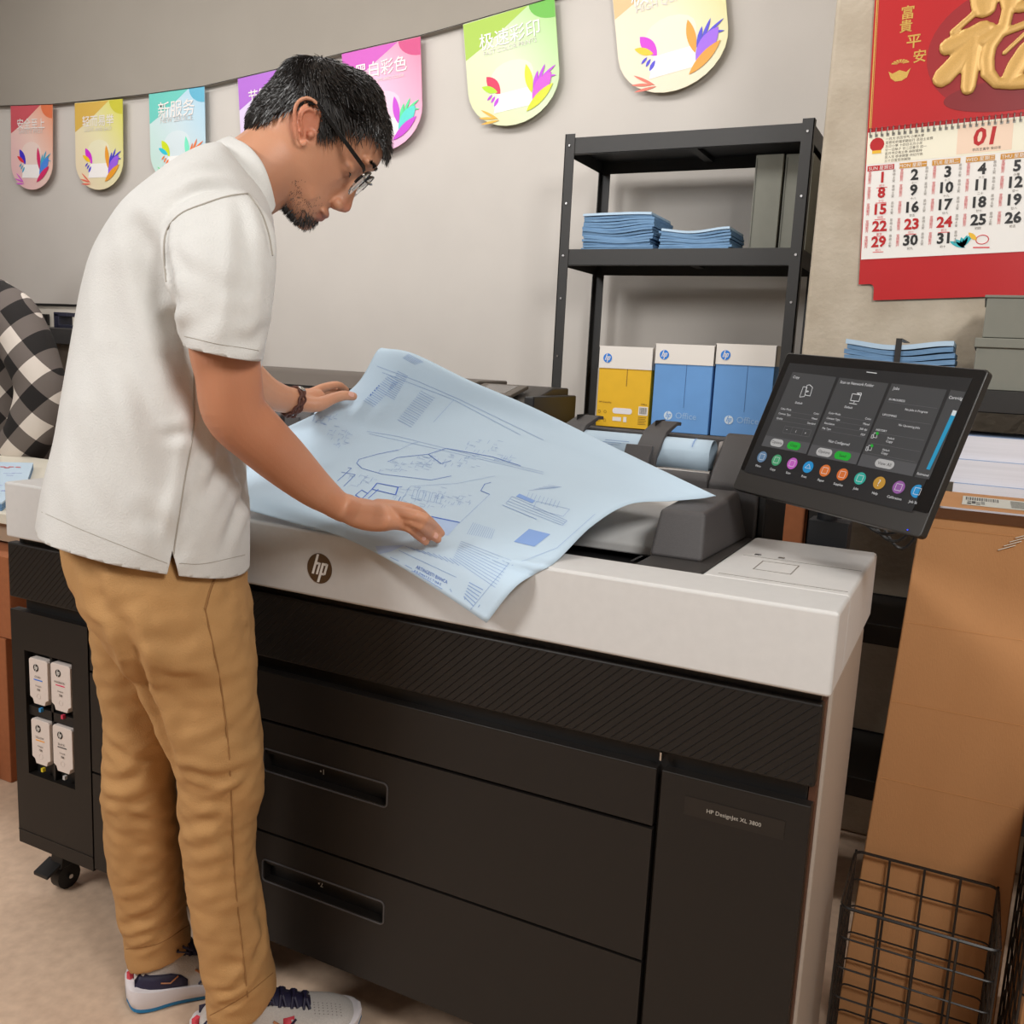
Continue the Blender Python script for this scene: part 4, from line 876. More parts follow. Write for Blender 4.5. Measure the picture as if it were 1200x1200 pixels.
def lines_on(B, polys, wpx, lift=.0007, mb=None, closed=False, maxpx=7):
    mb = mb or MB()
    for poly in polys:
        pts = list(poly)+([poly[0]] if closed else [])
        for (x0, y0), (x1, y1) in zip(pts[:-1], pts[1:]):
            n = max(1, int(math.hypot(x1-x0, y1-y0)/maxpx)); prev = None
            for i in range(n+1):
                t = i/n; L, nn = hit(B, x0+(x1-x0)*t, y0+(y1-y0)*t)
                if L is None: prev = None; continue
                c = L+nn*lift
                if prev is not None:
                    d = (c-prev[0]); 
                    if d.length < .05 and d.length > 1e-6:
                        w_ = wpx*.0013/2; q = nn.cross(d.normalized())*w_
                        mb.add([prev[0]-q, c-q, c+q, prev[0]+q], [(0, 1, 2, 3)])
                prev = (c, nn)
    return mb
def poly_on(B, pts, name, m_, par, lift=.0005, sub=6):
    # bilinear patch of four pixel corners laid on the sheet
    a, b, c, d = pts; Gx = []
    for i in range(sub+1):
        r = []
        for j in range(sub+1):
            p = lerp(lerp(a, b, j/sub), lerp(d, c, j/sub), i/sub); L, nn = hit(B, *p)
            if L is None: return None
            r.append(L+nn*lift)
        Gx.append(r)
    return MB().grid(Gx).build(name, m_, par)
def text_on(B, s_, o, ux, vx, mb, lift=.0008, bold=0):
    vs, fs = text_geo(s_, bold); n = len(mb.v); out = []
    for a, b in vs:
        L, nn = hit(B, o[0]+ux[0]*a+vx[0]*b, o[1]+ux[1]*a+vx[1]*b)
        if L is None: return
        out.append(L+nn*lift)
    mb.add(out, fs)
A6 = lambda l: [(x/3.333+280, y/3.333+390) for x, y in l]     # measured in an enlarged view of the sheet
B7 = lambda l: [(x/4+400, y/4+540) for x, y in l]
fine, mid_, bold_ = MB(), MB(), MB()
lines_on(B_sheet, [A6([(625, 458), (540, 475), (470, 495), (460, 510), (480, 530), (560, 553), (750, 576), (830, 560)]), A6([(580, 505), (620, 488), (740, 475), (810, 452), (990, 485), (1100, 520)]), A6([(985, 585), (960, 592), (945, 618), (980, 632)]),
                   A6([(385, 580), (440, 530), (425, 528)]), A6([(410, 600), (455, 555), (400, 545)]), A6([(612, 678), (632, 642)]), A6([(740, 475), (790, 512), (830, 500)])], 1.0, mb=mid_)
lines_on(B_sheet, [A6([(540, 588), (622, 604), (612, 634), (520, 612)])], 1.7, mb=bold_, closed=True)
lines_on(B_sheet, [A6([(622, 604), (638, 602)]), A6([(520, 612), (480, 650), (455, 635), (480, 615), (505, 630)]), A6([(545, 612), (505, 648)])], 1.2, mb=bold_)
lines_on(B_sheet, [A6([(670, 702), (862, 742)])], 2.0, mb=bold_)
lines_on(B_sheet, [A6([(625, 458), (680, 432), (700, 428)]), A6([(500, 385), (620, 405), (800, 450), (1000, 500), (1190, 545)]), A6([(510, 395), (800, 460), (1190, 553)]), A6([(980, 632), (860, 745)]), A6([(620, 680), (670, 600), (850, 590), (1000, 560)]),
                   A6([(540, 130), (700, 190), (860, 260), (1190, 420)]), A6([(560, 155), (840, 262), (1100, 400)]), A6([(840, 262), (760, 350)])], .55, mb=fine)
rg = random.Random(11)
for cx, cy, n, sx, sy in ((400, 410, 26, 55, 30), (340, 340, 18, 45, 25), (950, 440, 20, 60, 22), (1030, 490, 14, 40, 15), (700, 640, 50, 120, 40), (800, 500, 46, 130, 25), (480, 570, 18, 50, 25), (850, 655, 22, 60, 22), (650, 520, 30, 120, 25), (470, 660, 10, 30, 12)):
    for k in range(n):
        x = cx+rg.uniform(-sx, sx); y = cy+rg.uniform(-sy, sy); dx, dy = rg.choice(((14, 3), (-6, 8), (22, 5), (-9, 12))); lines_on(B_sheet, [A6([(x, y), (x+dx, y+dy)])], .55, mb=fine)
for k in range(5):     # parked bays
    lines_on(B_sheet, [A6([(685+k*24, 612+k*4), (700+k*24, 616+k*4), (690+k*24, 652+k*4), (674+k*24, 648+k*4)])], .5, mb=fine, closed=True)
for k in range(14): lines_on(B_sheet, [A6([(560+k*2.4-k*6+60, 150+k*7), (600+k*2-k*6+60, 170+k*7)])], .7, mb=fine)
for k in range(16):
    x = 585-k*6.5; y = 165+k*6.6; lines_on(B_sheet, [A6([(x, y), (x+42, y+26)])], .9 if k % 3 else .6, mb=fine)
for k in range(16):
    x = 735-k*6; y = 235+k*7.5; lines_on(B_sheet, [A6([(x-25, y-8), (x+30, y+22)])], .8 if k % 2 else .5, mb=fine)
for k in range(6): lines_on(B_sheet, [A6([(640+k*4, 98-k*3), (690+k*6, 125-k*2)])], .5, mb=fine)
for k in range(5): x = 505-k*2; lines_on(B_sheet, [A6([(545-k*8, 205+k*9), (549-k*8, 209+k*9)])], 1.6, mb=mid_)
# small elevation, blue squares, table of notes and the title block
for k in range(4): lines_on(B_sheet, [B7([(800-k*9, 168+k*11), (1058-k*8, 282+k*11-k*4)])], .6, mb=fine)
lines_on(B_sheet, [B7([(1058, 282), (1035, 305)]), B7([(800, 168), (772, 200)])], .6, mb=fine)
for k in range(9): lines_on(B_sheet, [B7([(880+k*18, 150-k*3+k*8), (865+k*18, 182+k*5)])], .5, mb=fine)
for k in range(5): lines_on(B_sheet, [B7([(880+k*22, 140-k*6), (1000+k*8, 128-k*1)])], .5, mb=fine)
lines_on(B_sheet, [B7([(755, 208), (915, 275)])], 1.0, mb=fine); lines_on(B_sheet, [B7([(915, 190), (1070, 228), (1040, 262), (900, 225)])], .5, mb=fine, closed=True)
for k in range(10): lines_on(B_sheet, [B7([(560-k*4, 378+k*9), (795-k*8, 468+k*22-k*8)])], .5, mb=fine)
for k in range(12): lines_on(B_sheet, [B7([(620+k*9, 290+k*3), (590+k*10, 345+k*2)])], .45, mb=fine)
lines_on(B_sheet, [B7([(795, 470), (605, 698)]), B7([(1190, 250), (1010, 410), (800, 490)])], .5, mb=fine)
for k in range(6): lines_on(B_sheet, [B7([(600-k*5, 570+k*13), (665-k*9, 605+k*15)])], 1.0, mb=fine)
for k in range(7): lines_on(B_sheet, [B7([(230+k*70, 452+k*37), (270+k*62, 470+k*36)])], .8, mb=fine)
for k in range(8): lines_on(B_sheet, [B7([(330+k*18, 515+k*8+k*3), (348+k*18, 524+k*11)])], .9, mb=fine)
for k in range(9): lines_on(B_sheet, [B7([(300+k*26, 400+k*7), (345+k*26, 420+k*9)]), B7([(270+k*30, 420+k*14), (300+k*30, 434+k*14)])], .6, mb=fine)
TT = MB(); ux = (12.2, 7.4); vx = (6.0, -9.5)
text_on(B_sheet, 'ARTINGESTI BIANCA', (487.5, 666), (3.9, 1.95), (1.6, -5.6), TT); text_on(B_sheet, 'A R C H I T E C T U R E', (485, 670), (3.1, 1.6), (1.2, -3.8), TT)
TT.build('lettering', M_bline, sheet)
fine.build('plan_lines', M_blite, sheet); mid_.build('plan_outline', M_bline, sheet); bold_.build('plan_outline', mat('plan_ink_bold', (50, 100, 200), .6), sheet)
poly_on(B_sheet, B7([(880, 320), (980, 345), (905, 403), (808, 380)]), 'blue_square', M_bfill, sheet)
poly_on(B_sheet, B7([(835, 155), (910, 188), (895, 200), (818, 168)]), 'blue_bar', M_bfill, sheet)
poly_on(B_sheet, B7([(330, 247), (552, 292), (500, 352), (430, 330)]), 'light_fill', mat('plan_fill_pale', (170, 194, 228), .6), sheet, lift=.0004)
poly_on(B_sheet, B7([(160, 400), (300, 395), (235, 425), (175, 438)]), 'light_fill', MATS['plan_fill_pale'], sheet, lift=.0004)

# ------------------------------------------------------------------ the man
from mathutils import noise as mn
def ring(pa, pb, d, w_, k=40, ex=2.3, skew=0):
    A = P(*pa, d); B = P(*pb, d); c = (A+B)/2; a = (B-A)/2; out = []
    for j in range(k):
        q = 2*math.pi*j/k; cc, ss = math.cos(q), math.sin(q)
        out.append(c+a*math.copysign(abs(cc)**(2/ex), cc)-V*(w_*math.copysign(abs(ss)**(2/ex), ss)))
    return out
def loft(mb, spec, n=None, k=40, ex=2.3):
    n = n or len(spec)*5; arr = cr_curve([(a[0], a[1], b[0], b[1], d, w_) for a, b, d, w_ in spec], n)
    mb.rings([ring((r[0], r[1]), (r[2], r[3]), r[4], r[5], k, ex) for r in arr])
def chain(mb, pts, n=14, k=16):    # pts: (Vector, radius)
    arr = cr_curve([(p.x, p.y, p.z, r) for p, r in pts], n); L = [Vector(a[:3]) for a in arr]; R = [a[3] for a in arr]
    mb.tube(L, R, k); mb.sphere(L[0], R[0], n=k); mb.sphere(L[-1], R[-1], n=k)
def pxr(px, py, d, rp): p = P(px, py, d); return (p, rp*depth(p)/FPX)
def realize(name, mb, m_, parent, voxel, smooth, cut=None):
    me = mb.mesh(name); o = bpy.data.objects.new(name, me); COL.objects.link(o)
    r = o.modifiers.new('r', 'REMESH'); r.mode = 'VOXEL'; r.voxel_size = voxel
    s_ = o.modifiers.new('s', 'SMOOTH'); s_.factor = .5; s_.iterations = smooth
    if cut: b = o.modifiers.new('b', 'BOOLEAN'); b.operation = 'DIFFERENCE'; b.object = cut; b.solver = 'EXACT'
    dg = bpy.context.evaluated_depsgraph_get(); me2 = bpy.data.meshes.new_from_object(o.evaluated_get(dg)); o.modifiers.clear(); o.data = me2
    me2.materials.clear(); me2.materials.append(m_)
    for p in me2.polygons: p.use_smooth = True
    if cut: bpy.data.objects.remove(cut)
    if parent: set_parent(o, parent)
    return o
def verts_np(o): a = np.empty(len(o.data.vertices)*3); o.data.vertices.foreach_get('co', a); return a.reshape(-1, 3)
def norms_np(o): a = np.empty(len(o.data.vertices)*3); o.data.vertices.foreach_get('normal', a); return a.reshape(-1, 3)
def put_np(o, a): o.data.vertices.foreach_set('co', a.ravel()); o.data.update()
def B_plain(o): return BVHTree.FromPolygons([v.co.copy() for v in o.data.vertices], [tuple(p.vertices) for p in o.data.polygons])
def creases(o, specs):
    B = B_plain(o); X = verts_np(o); Nn = norms_np(o); D = np.zeros(len(X))
    for pts, w_, amp in specs:
        L = []
        for (x0, y0) in [tuple(p) for p in cr_curve(pts, 14)] if len(pts) > 2 else [lerp(pts[0], pts[1], i/9) for i in range(10)]:
            h, nn = hit(B, x0, y0)
            if h is not None: L.append(np.array(h))
        if len(L) < 3: continue
        best = np.full(len(X), 9.); tb = np.zeros(len(X)); side = np.zeros(len(X))
        lo = np.min(L, 0)-4*w_; hi = np.max(L, 0)+4*w_; sel = np.where(np.all((X > lo) & (X < hi), 1))[0]; Y = X[sel]; bs = np.full(len(Y), 9.); ts = np.zeros(len(Y))
        for i in range(len(L)-1):
            a, b = L[i], L[i+1]; ab = b-a; q = np.clip(((Y-a)@ab)/(ab@ab+1e-12), 0, 1); dd = np.linalg.norm(Y-(a+q[:, None]*ab), axis=1)
            m_ = dd < bs; bs[m_] = dd[m_]; ts[m_] = (i+q[m_])/(len(L)-1)
        D[sel] += amp*np.sin(np.pi*np.clip(ts*.92+.04, 0, 1))**.6*(-np.exp(-(bs/w_)**2)+.7*np.exp(-((bs-1.9*w_)/w_)**2))
    put_np(o, X+Nn*D[:, None])
def ruffle(o, amp, sc, stretch=(1, 1, 1), seed=0):
    X = verts_np(o); Nn = norms_np(o); D = np.array([mn.noise(Vector((x*sc*stretch[0]+seed, y*sc*stretch[1], z*sc*stretch[2]))) for x, y, z in X]); put_np(o, X+Nn*(D*amp)[:, None])
def seam(o, polys, r, name, m_, par, lift=.0):
    B = B_plain(o)
    for pts in polys:
        L = []
        for x0, y0 in ([tuple(p) for p in cr_curve(pts, 24)] if len(pts) > 2 else [lerp(pts[0], pts[1], i/9) for i in range(10)]):
            h, nn = hit(B, x0, y0)
            if h is not None and (not L or (h-L[-1]).length < .05): L.append(h+nn*lift)
        if len(L) > 2: MB().tube(L, r, 5).build(name, m_, par, smooth=True)
man = thing('person', 'man in an off-white polo shirt, khaki trousers and glasses bending over the blue plan', 'person', (.60, -.10, 0))

def sub_noise_bump(m, strength, scale, dist=.0006, detail=5):
    nt = m.node_tree; b = nt.nodes['Principled BSDF']; n2 = nd(m, 'ShaderNodeTexNoise'); n2.inputs['Scale'].default_value = scale; n2.inputs['Detail'].default_value = detail
    tc = nd(m, 'ShaderNodeTexCoord'); nt.links.new(tc.outputs['Object'], n2.inputs['Vector'])
    bp = nd(m, 'ShaderNodeBump'); bp.inputs['Strength'].default_value = strength; bp.inputs['Distance'].default_value = dist
    nt.links.new(n2.outputs[0], bp.inputs['Height']); nt.links.new(bp.outputs[0], b.inputs['Normal'])
M_shirt = mat('polo_cotton', (212, 211, 207), .85, noise=.02, nscale=30, bump=.35, bscale=420); M_shirt.node_tree.nodes['Principled BSDF'].inputs['Sheen Weight'].default_value = .15
M_kh = mat('khaki_twill', (184, 140, 88), .85, noise=.05, nscale=9, bump=.4, bscale=500)
M_khd = mat('khaki_seam', (150, 108, 62), .85); M_shd = mat('shirt_seam', (166, 160, 150), .85)
# skin with its own ruddier and paler places
M_skin = bpy.data.materials.new('skin'); M_skin.use_nodes = True; nt = M_skin.node_tree; b = nt.nodes['Principled BSDF']
b.inputs['Roughness'].default_value = .48; b.inputs['Subsurface Weight'].default_value = .12; b.inputs['Subsurface Radius'].default_value = (.012, .005, .003); b.inputs['Subsurface Scale'].default_value = .5
tcs = nd(M_skin, 'ShaderNodeTexCoord')
nz = nd(M_skin, 'ShaderNodeTexNoise'); nz.inputs['Scale'].default_value = 16; nt.links.new(tcs.outputs['Object'], nz.inputs['Vector'])
mx = nd(M_skin, 'ShaderNodeMix'); mx.data_type = 'RGBA'; mx.inputs[6].default_value = lin((206, 152, 120)); mx.inputs[7].default_value = lin((192, 132, 100)); nt.links.new(nz.outputs[0], mx.inputs[0])
skin_out = mx.outputs[2]
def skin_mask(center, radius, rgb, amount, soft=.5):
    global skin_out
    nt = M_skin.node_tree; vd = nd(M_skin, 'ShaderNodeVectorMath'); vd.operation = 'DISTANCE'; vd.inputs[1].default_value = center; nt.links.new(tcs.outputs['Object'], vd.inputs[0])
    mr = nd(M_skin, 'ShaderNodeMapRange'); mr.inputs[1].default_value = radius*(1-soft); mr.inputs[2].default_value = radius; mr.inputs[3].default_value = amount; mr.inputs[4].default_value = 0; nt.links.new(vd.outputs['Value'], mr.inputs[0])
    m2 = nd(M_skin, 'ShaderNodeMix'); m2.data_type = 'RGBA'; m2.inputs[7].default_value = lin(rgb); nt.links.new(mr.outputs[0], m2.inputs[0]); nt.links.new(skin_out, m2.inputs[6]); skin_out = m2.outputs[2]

# ---- head frame
HD = 1.50
Oh = P(362, 152, HD); Lr = -ray(362, 152).normalized(); kk = (P(363, 152, HD)-Oh).length
Fh = (P(362+67, 152+74.5, HD)-Oh); Fh = (Fh-Lr*Fh.dot(Lr)).normalized(); Uh = Lr.cross(Fh).normalized()
if Uh.dot(P(362+74, 152-67, HD)-Oh) < 0: Uh = -Uh
al = math.radians(9); Fr = (Fh*math.cos(al)+Lr*math.sin(al)); Lh = (Lr*math.cos(al)-Fh*math.sin(al))
def H(f, u, l): return Oh+Fr*(f*kk)+Uh*(u*kk)+Lh*(l*kk)
prof = [(-85, 72, 42, 12), (-80, 79, 26, 24), (-70, 80, 0, 37), (-57, 79, -36, 45), (-44, 78, -52, 49), (-30, 76, -57, 52), (-15, 76, -60, 54), (0, 75, -61, 55), (11, 77, -61, 56), (25, 83, -64, 57), (40, 81, -62, 58), (55, 71, -52, 56), (68, 55, -37, 49), (78, 40, -18, 36), (84, 32, -4, 24), (87.5, 24, 6, 8)]
def head_ring(f, b_, hw, u, k=48):
    out = []; c = (f+b_)/2; h_ = (f-b_)/2
    for j in range(k):
        q = 2*math.pi*j/k; cc, ss = math.cos(q), math.sin(q); x = c+h_*cc; wid = hw*(1-.16*max(0, cc)**1.5)
        out.append(H(x, u, wid*math.copysign(abs(ss)**.92, ss)))
    return out
hp2 = cr_curve(prof, 60)
head = MB(); head.rings([head_ring(r[1], r[2], r[3], r[0]) for r in hp2])
M3 = Matrix((Fr, Lh, Uh)).transposed()     # columns: forward, toward camera, up
def hs(mb, f, u, l, rf, rl, ru, tilt=0): mb.sphere(H(f, u, l), (rf*kk, rl*kk, ru*kk), M3 @ Matrix.Rotation(tilt, 3, 'Y'), n=20, m=14)
nose = cr_curve([(14, 79, 66, 5), (2, 83, 66, 6), (-10, 88, 66, 7.5), (-20, 93, 66, 9.5), (-27, 97, 66, 10.5), (-33, 96.5, 66, 11), (-38, 91, 66, 10), (-43, 82, 66, 7)], 20)
R = []
for u, f, b_, hw in nose:
    R.append([H((f+b_)/2+(f-b_)/2*math.cos(q), u, hw*math.sin(q)) for q in [2*math.pi*j/24 for j in range(24)]])
head.rings(R)
for s_ in (1, -1):
    hs(head, 83, -34, s_*10, 8, 6, 6.5); hs(head, 74, 26, s_*21, 8.5, 17, 6); hs(head, 48, -14, s_*25, 20, 10, 18); hs(head, 63, 3, s_*27, 9, 12, 7.5); hs(head, 40, -50, s_*27, 24, 14, 16)
hs(head, 78, -52.5, 0, 8, 19, 5, .3); hs(head, 76, -62, 0, 8.5, 16, 5.2, -.2); hs(head, 68, -77, 0, 13, 17, 12); hs(head, 10, -48, 42, 18, 7, 22); hs(head, 10, -48, -42, 18, 7, 22)
# neck, then arms and the hidden trunk, one surface
chain(head, [pxr(262, 236, 1.50, 42), pxr(293, 211, 1.50, 45), pxr(320, 192, 1.50, 46), pxr(342, 172, 1.50, 44)], 16, 24)
# ears
EO = [(5, 22), (-6, 26), (-16, 22), (-19, 12), (-15, 2), (-4, -8), (8, -18), (14, -18), (15, -11)]
for s_ in (1, -1):
    lat = [59, 62, 66, 69, 69, 66, 61, 58, 56]
    L = cr_curve([(f+2, u, lt) for (f, u), lt in zip(EO, lat)], 30)
    head.tube([H(f, u, s_*l) for f, u, l in L], 2.6*kk, 8)
    L2 = [H(4+(f-1)*.62, u*.66+1, s_*(l-5)) for f, u, l in L[2:22]]; head.tube(L2, 1.9*kk, 8)
    pl_ = [H(f*.9+2, u*.92, s_*(l-6)) for f, u, l in L]; c = H(2, 2, s_*55)
    pl2 = [p-Lh*(s_*4*kk) for p in pl_]; n = len(pl_)
    head.add(pl_+pl2, [tuple(range(n)), tuple(range(n, 2*n))[::-1]]+[(i, (i+1) % n, n+(i+1) % n, n+i) for i in range(n)])
    hs(head, 14, -2, s_*57, 4.5, 4.5, 4.5)
head_only = head
# near arm
body = head
chain(body, [pxr(256, 278, 1.36, 34), pxr(262, 330, 1.29, 37), pxr(262, 400, 1.27, 40), pxr(268, 440, 1.27, 38), pxr(275, 482, 1.28, 37), pxr(303, 512, 1.30, 34), pxr(334, 541, 1.335, 30), pxr(366, 570, 1.365, 23.5), pxr(390, 588, 1.385, 18), pxr(403, 596, 1.393, 16.5)], 44, 28)
hs_ = lambda px, py: hit(B_sheet, px, py)[0]
def hp(px, py, h_): return at(px, py, 2, hs_(px, py).z+h_)
def finger(pts, rs): chain(body, list(zip(pts, rs)), 12, 12)
wr = P(400, 595, 1.395)
kn = [hp(457, 613, .014), hp(463, 605, .020), hp(463, 599, .024), hp(458, 593, .024)]
pp = [hp(478, 617, .018), hp(490, 613, .021), hp(494, 606, .024), hp(486, 598, .022)]
dp = [hp(490, 627, .011), hp(503, 624, .011), hp(508, 616, .013), hp(500, 608, .012)]
tp = [hp(499, 635, .005), hp(513, 632, .005), hp(517, 625, .006), hp(509, 617, .005)]
rads = ((.0096, .0086, .0075, .0060), (.0104, .0092, .0080, .0064), (.0099, .0087, .0077, .0062), (.0097, .0085, .0076, .0062))
for i in range(4): finger([wr.lerp(kn[i], .75), kn[i], pp[i], dp[i], tp[i]], (.012,)+rads[i])
dk = sum((k-CAM).dot(V) for k in kn)/4
loft(body, [((400, 583), (389, 600), 1.387, .008), ((409, 579), (393, 607), 1.393, .021), ((420, 583), (407, 615), 1.39+(dk-1.39)*.3, .029), ((435, 586), (427, 621), 1.39+(dk-1.39)*.6, .034), ((449, 589), (445, 622), dk, .036), ((459, 594), (457, 620), dk, .035), ((468, 599), (465, 620), dk, .030)], 26, 28, 2.2)
th = [wr.lerp(kn[3], .2)+V*.012, wr.lerp(kn[3], .6)+V*.035-Vector((0, 0, .012)), kn[3]+V*.04-Vector((0, 0, .014)), kn[3]+V*.035+(kn[3]-wr).normalized()*.028-Vector((0, 0, .019))]
chain(body, list(zip(th, (.014, .013, .0105, .0085))), 12, 12)
# far arm and the hand pinching the sheet's edge
chain(body, [pxr(280, 262, 1.62, 36), pxr(272, 340, 1.66, 33), pxr(268, 405, 1.68, 30), pxr(276, 432, 1.70, 28), pxr(306, 457, 1.74, 21), pxr(330, 467, 1.77, 16.5), pxr(346, 470, 1.79, 15)], 30, 20)
w2 = P(346, 470, 1.79)
f2 = [[(366, 460, 1.81), (379, 454, 1.84), (396, 451, 1.86), (406, 457, 1.885)], [(366, 464, 1.83), (384, 459, 1.865), (400, 460, 1.89), (410, 466, 1.90)], [(364, 469, 1.84), (382, 466, 1.88), (396, 470, 1.905), (405, 476, 1.91)], [(361, 474, 1.845), (377, 474, 1.88), (388, 478, 1.90), (395, 483, 1.905)]]
for i, q in enumerate(f2): finger([w2]+[P(*a) for a in q], (.016,)+tuple(x*.98 for x in rads[3-i]))
chain(body, [(w2, .021), (P(362, 468, 1.80), .021), (P(372, 466, 1.81), .016)], 10, 16)
chain(body, [(P(352, 472, 1.78), .017), (P(372, 474, 1.775), .0145), (P(390, 467, 1.785), .0108), (P(403, 463.5, 1.79), .0100), (P(414, 464.5, 1.797), .0082)], 16, 14)
# trunk and legs carried inside the clothes
loft(body, [((100, 600), (262, 630), 1.47, .12), ((105, 520), (262, 560), 1.47, .13), ((120, 400), (285, 450), 1.48, .13), ((150, 310), (300, 350), 1.49, .15), ((205, 230), (305, 280), 1.50, .15), ((245, 205), (300, 250), 1.50, .09)], 24)
loft(body, [((110, 610), (262, 640), 1.47, .12), ((125, 700), (280, 730), 1.46, .10), ((200, 860), (290, 870), 1.43, .05), ((235, 1050), (292, 1060), 1.46, .04), ((262, 1160), (305, 1150), 1.475, .035)], 30)
loft(body, [((110, 610), (240, 640), 1.47, .12), ((122, 720), (200, 730), 1.54, .08), ((138, 880), (195, 880), 1.575, .05), ((150, 1040), (200, 1040), 1.63, .04), ((163, 1120), (205, 1110), 1.655, .035)], 30)
body_o = realize('body', body, M_skin, man, .0022, 6)
def soften(o, spots, n=20):
    bm_ = bmesh.new(); bm_.from_mesh(o.data); vv = [v for v in bm_.verts if any((v.co-c).length < r for c, r in spots)]
    for _ in range(n): bmesh.ops.smooth_vert(bm_, verts=vv, factor=.5, use_axis_x=True, use_axis_y=True, use_axis_z=True)
    bm_.to_mesh(o.data); bm_.free(); o.data.update()
soften(body_o, [(P(403, 594, 1.37), .030), (P(388, 590, 1.37), .026), (H(50, -14, 40), 26*kk), (H(30, -40, 45), 34*kk), (H(0, -50, 40), 34*kk), (P(320, 190, 1.45), .05)], 24)
# places with a colour of their own
for s_ in (1, -1): pass
skin_mask(H(80, -53, 0), 12*kk, (168, 98, 84), .75); skin_mask(H(78, -61, 4), 12*kk, (172, 98, 86), .75); skin_mask(H(79, -57, 12), 9*kk, (140, 76, 64), .6)
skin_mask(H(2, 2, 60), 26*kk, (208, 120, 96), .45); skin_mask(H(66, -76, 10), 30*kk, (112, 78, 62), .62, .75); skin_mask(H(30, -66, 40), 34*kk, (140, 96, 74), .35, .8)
skin_mask(H(90, -30, 0), 15*kk, (204, 122, 96), .5)
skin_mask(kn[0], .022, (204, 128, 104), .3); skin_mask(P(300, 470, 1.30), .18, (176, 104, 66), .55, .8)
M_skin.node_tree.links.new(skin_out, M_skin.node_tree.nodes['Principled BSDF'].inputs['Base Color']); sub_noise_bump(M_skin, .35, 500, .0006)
M_nail = mat('nail', (222, 168, 150), .3)
Bb = B_plain(body_o)
for px, py, r in ((497.5, 634), (511, 630.5), (513.5, 626)) and []: pass
def nail(px, py, dx, dy, r, wd):
    h_, nn = hit(Bb, px, py)
    if h_ is None: return
    h2, _ = hit(Bb, px+dx, py+dy); ax = ((h2 or h_)-h_); ax = (ax-nn*ax.dot(nn)).normalized() if ax.length > 1e-6 else U; sd = nn.cross(ax)
    MB().sphere(h_-nn*.0004, (r, wd, .0011), Matrix((ax, sd, nn)).transposed(), n=14, m=8).build('fingernail', M_nail, man, smooth=True)
nail(497, 631, 3, 4, .0052, .004); nail(510.5, 627.5, 3, 3, .0058, .0044); nail(412, 462, 3, .4, .0070, .0055)
# ---- hair
M_hair = mat('black_hair', (26, 21, 18), .38, spec=.6); M_hairb = mat('hair_under', (20, 16, 14), .8)
B_head = BVHTree.FromPolygons([Vector(v) for v in MB().rings([head_ring(r[1], r[2], r[3], r[0]) for r in hp2]).v], MB().rings([head_ring(r[1], r[2], r[3], r[0]) for r in hp2]).f)
hl = [(-90, -58), (-58, -54), (-46, -46), (-30, -33), (-22, -8), (-16, 14), (-10, 26), (4, 27), (12, 12), (19, 2), (28, 6), (33, 24), (42, 44), (55, 49), (75, 48), (100, 46)]
def hair_u(f):
    for (a, b_), (c, d) in zip(hl[:-1], hl[1:]):
        if a <= f <= c: return b_+(d-b_)*(f-a)/(c-a)
    return 99
def toh(p): q = p-Oh; return q.dot(Fr)/kk, q.dot(Uh)/kk, q.dot(Lh)/kk
mb = MB(); GR = []
for r in cr_curve(prof, 90): GR.append(head_ring(r[1], r[2], r[3], r[0], 120))
cen = H(5, 20, 0); ok = {}; vs = []
for i, rg_ in enumerate(GR):
    for j, p in enumerate(rg_):
        f, u, l = toh(p); 
        if u > hair_u(f): n_h = (p-cen).normalized(); ok[(i, j)] = len(vs); vs.append(p+n_h*(2.2*kk+(1.2*kk if u > 55 else 0)))
fs = [(ok[(i, j)], ok[(i, (j+1) % 120)], ok[(i+1, (j+1) % 120)], ok[(i+1, j)]) for i in range(89) for j in range(120) if all(q in ok for q in ((i, j), (i, (j+1) % 120), (i+1, (j+1) % 120), (i+1, j)))]
top_ = [ok[(89, j)] for j in range(120)]; fs.append(tuple(top_))
hair = MB().add(vs, fs).build('hair', M_hairb, man, smooth=True)
hr = random.Random(5); st = MB(); whorl = (-40, 62, 0)
def strand(mb, p0, d0, n, step, lift0, lift1, r, curl=0, wob=.25, follow=True):
    pts = []; p = p0.copy(); d = d0.normalized(); wb = Vector((hr.uniform(-1, 1), hr.uniform(-1, 1), hr.uniform(-1, 1)))*wob
    for i in range(n+1):
        t = i/n
        if follow:
            loc, nor, idx, ds = B_head.find_nearest(p)
            if nor.dot(loc-cen) < 0: nor = -nor
            base = loc+nor*(lift0+(lift1-lift0)*t)
            pts.append(base); d = (d-nor*d.dot(nor)); d = (d+wb*.3).normalized()
            p = loc+d*step
        else: pts.append(p.copy()); d = (d+wb*.25).normalized(); p = p+d*step
    mb.tube(pts, [r*(1-.85*(i/n)**1.5) for i in range(n+1)], 3)
cnt = 0
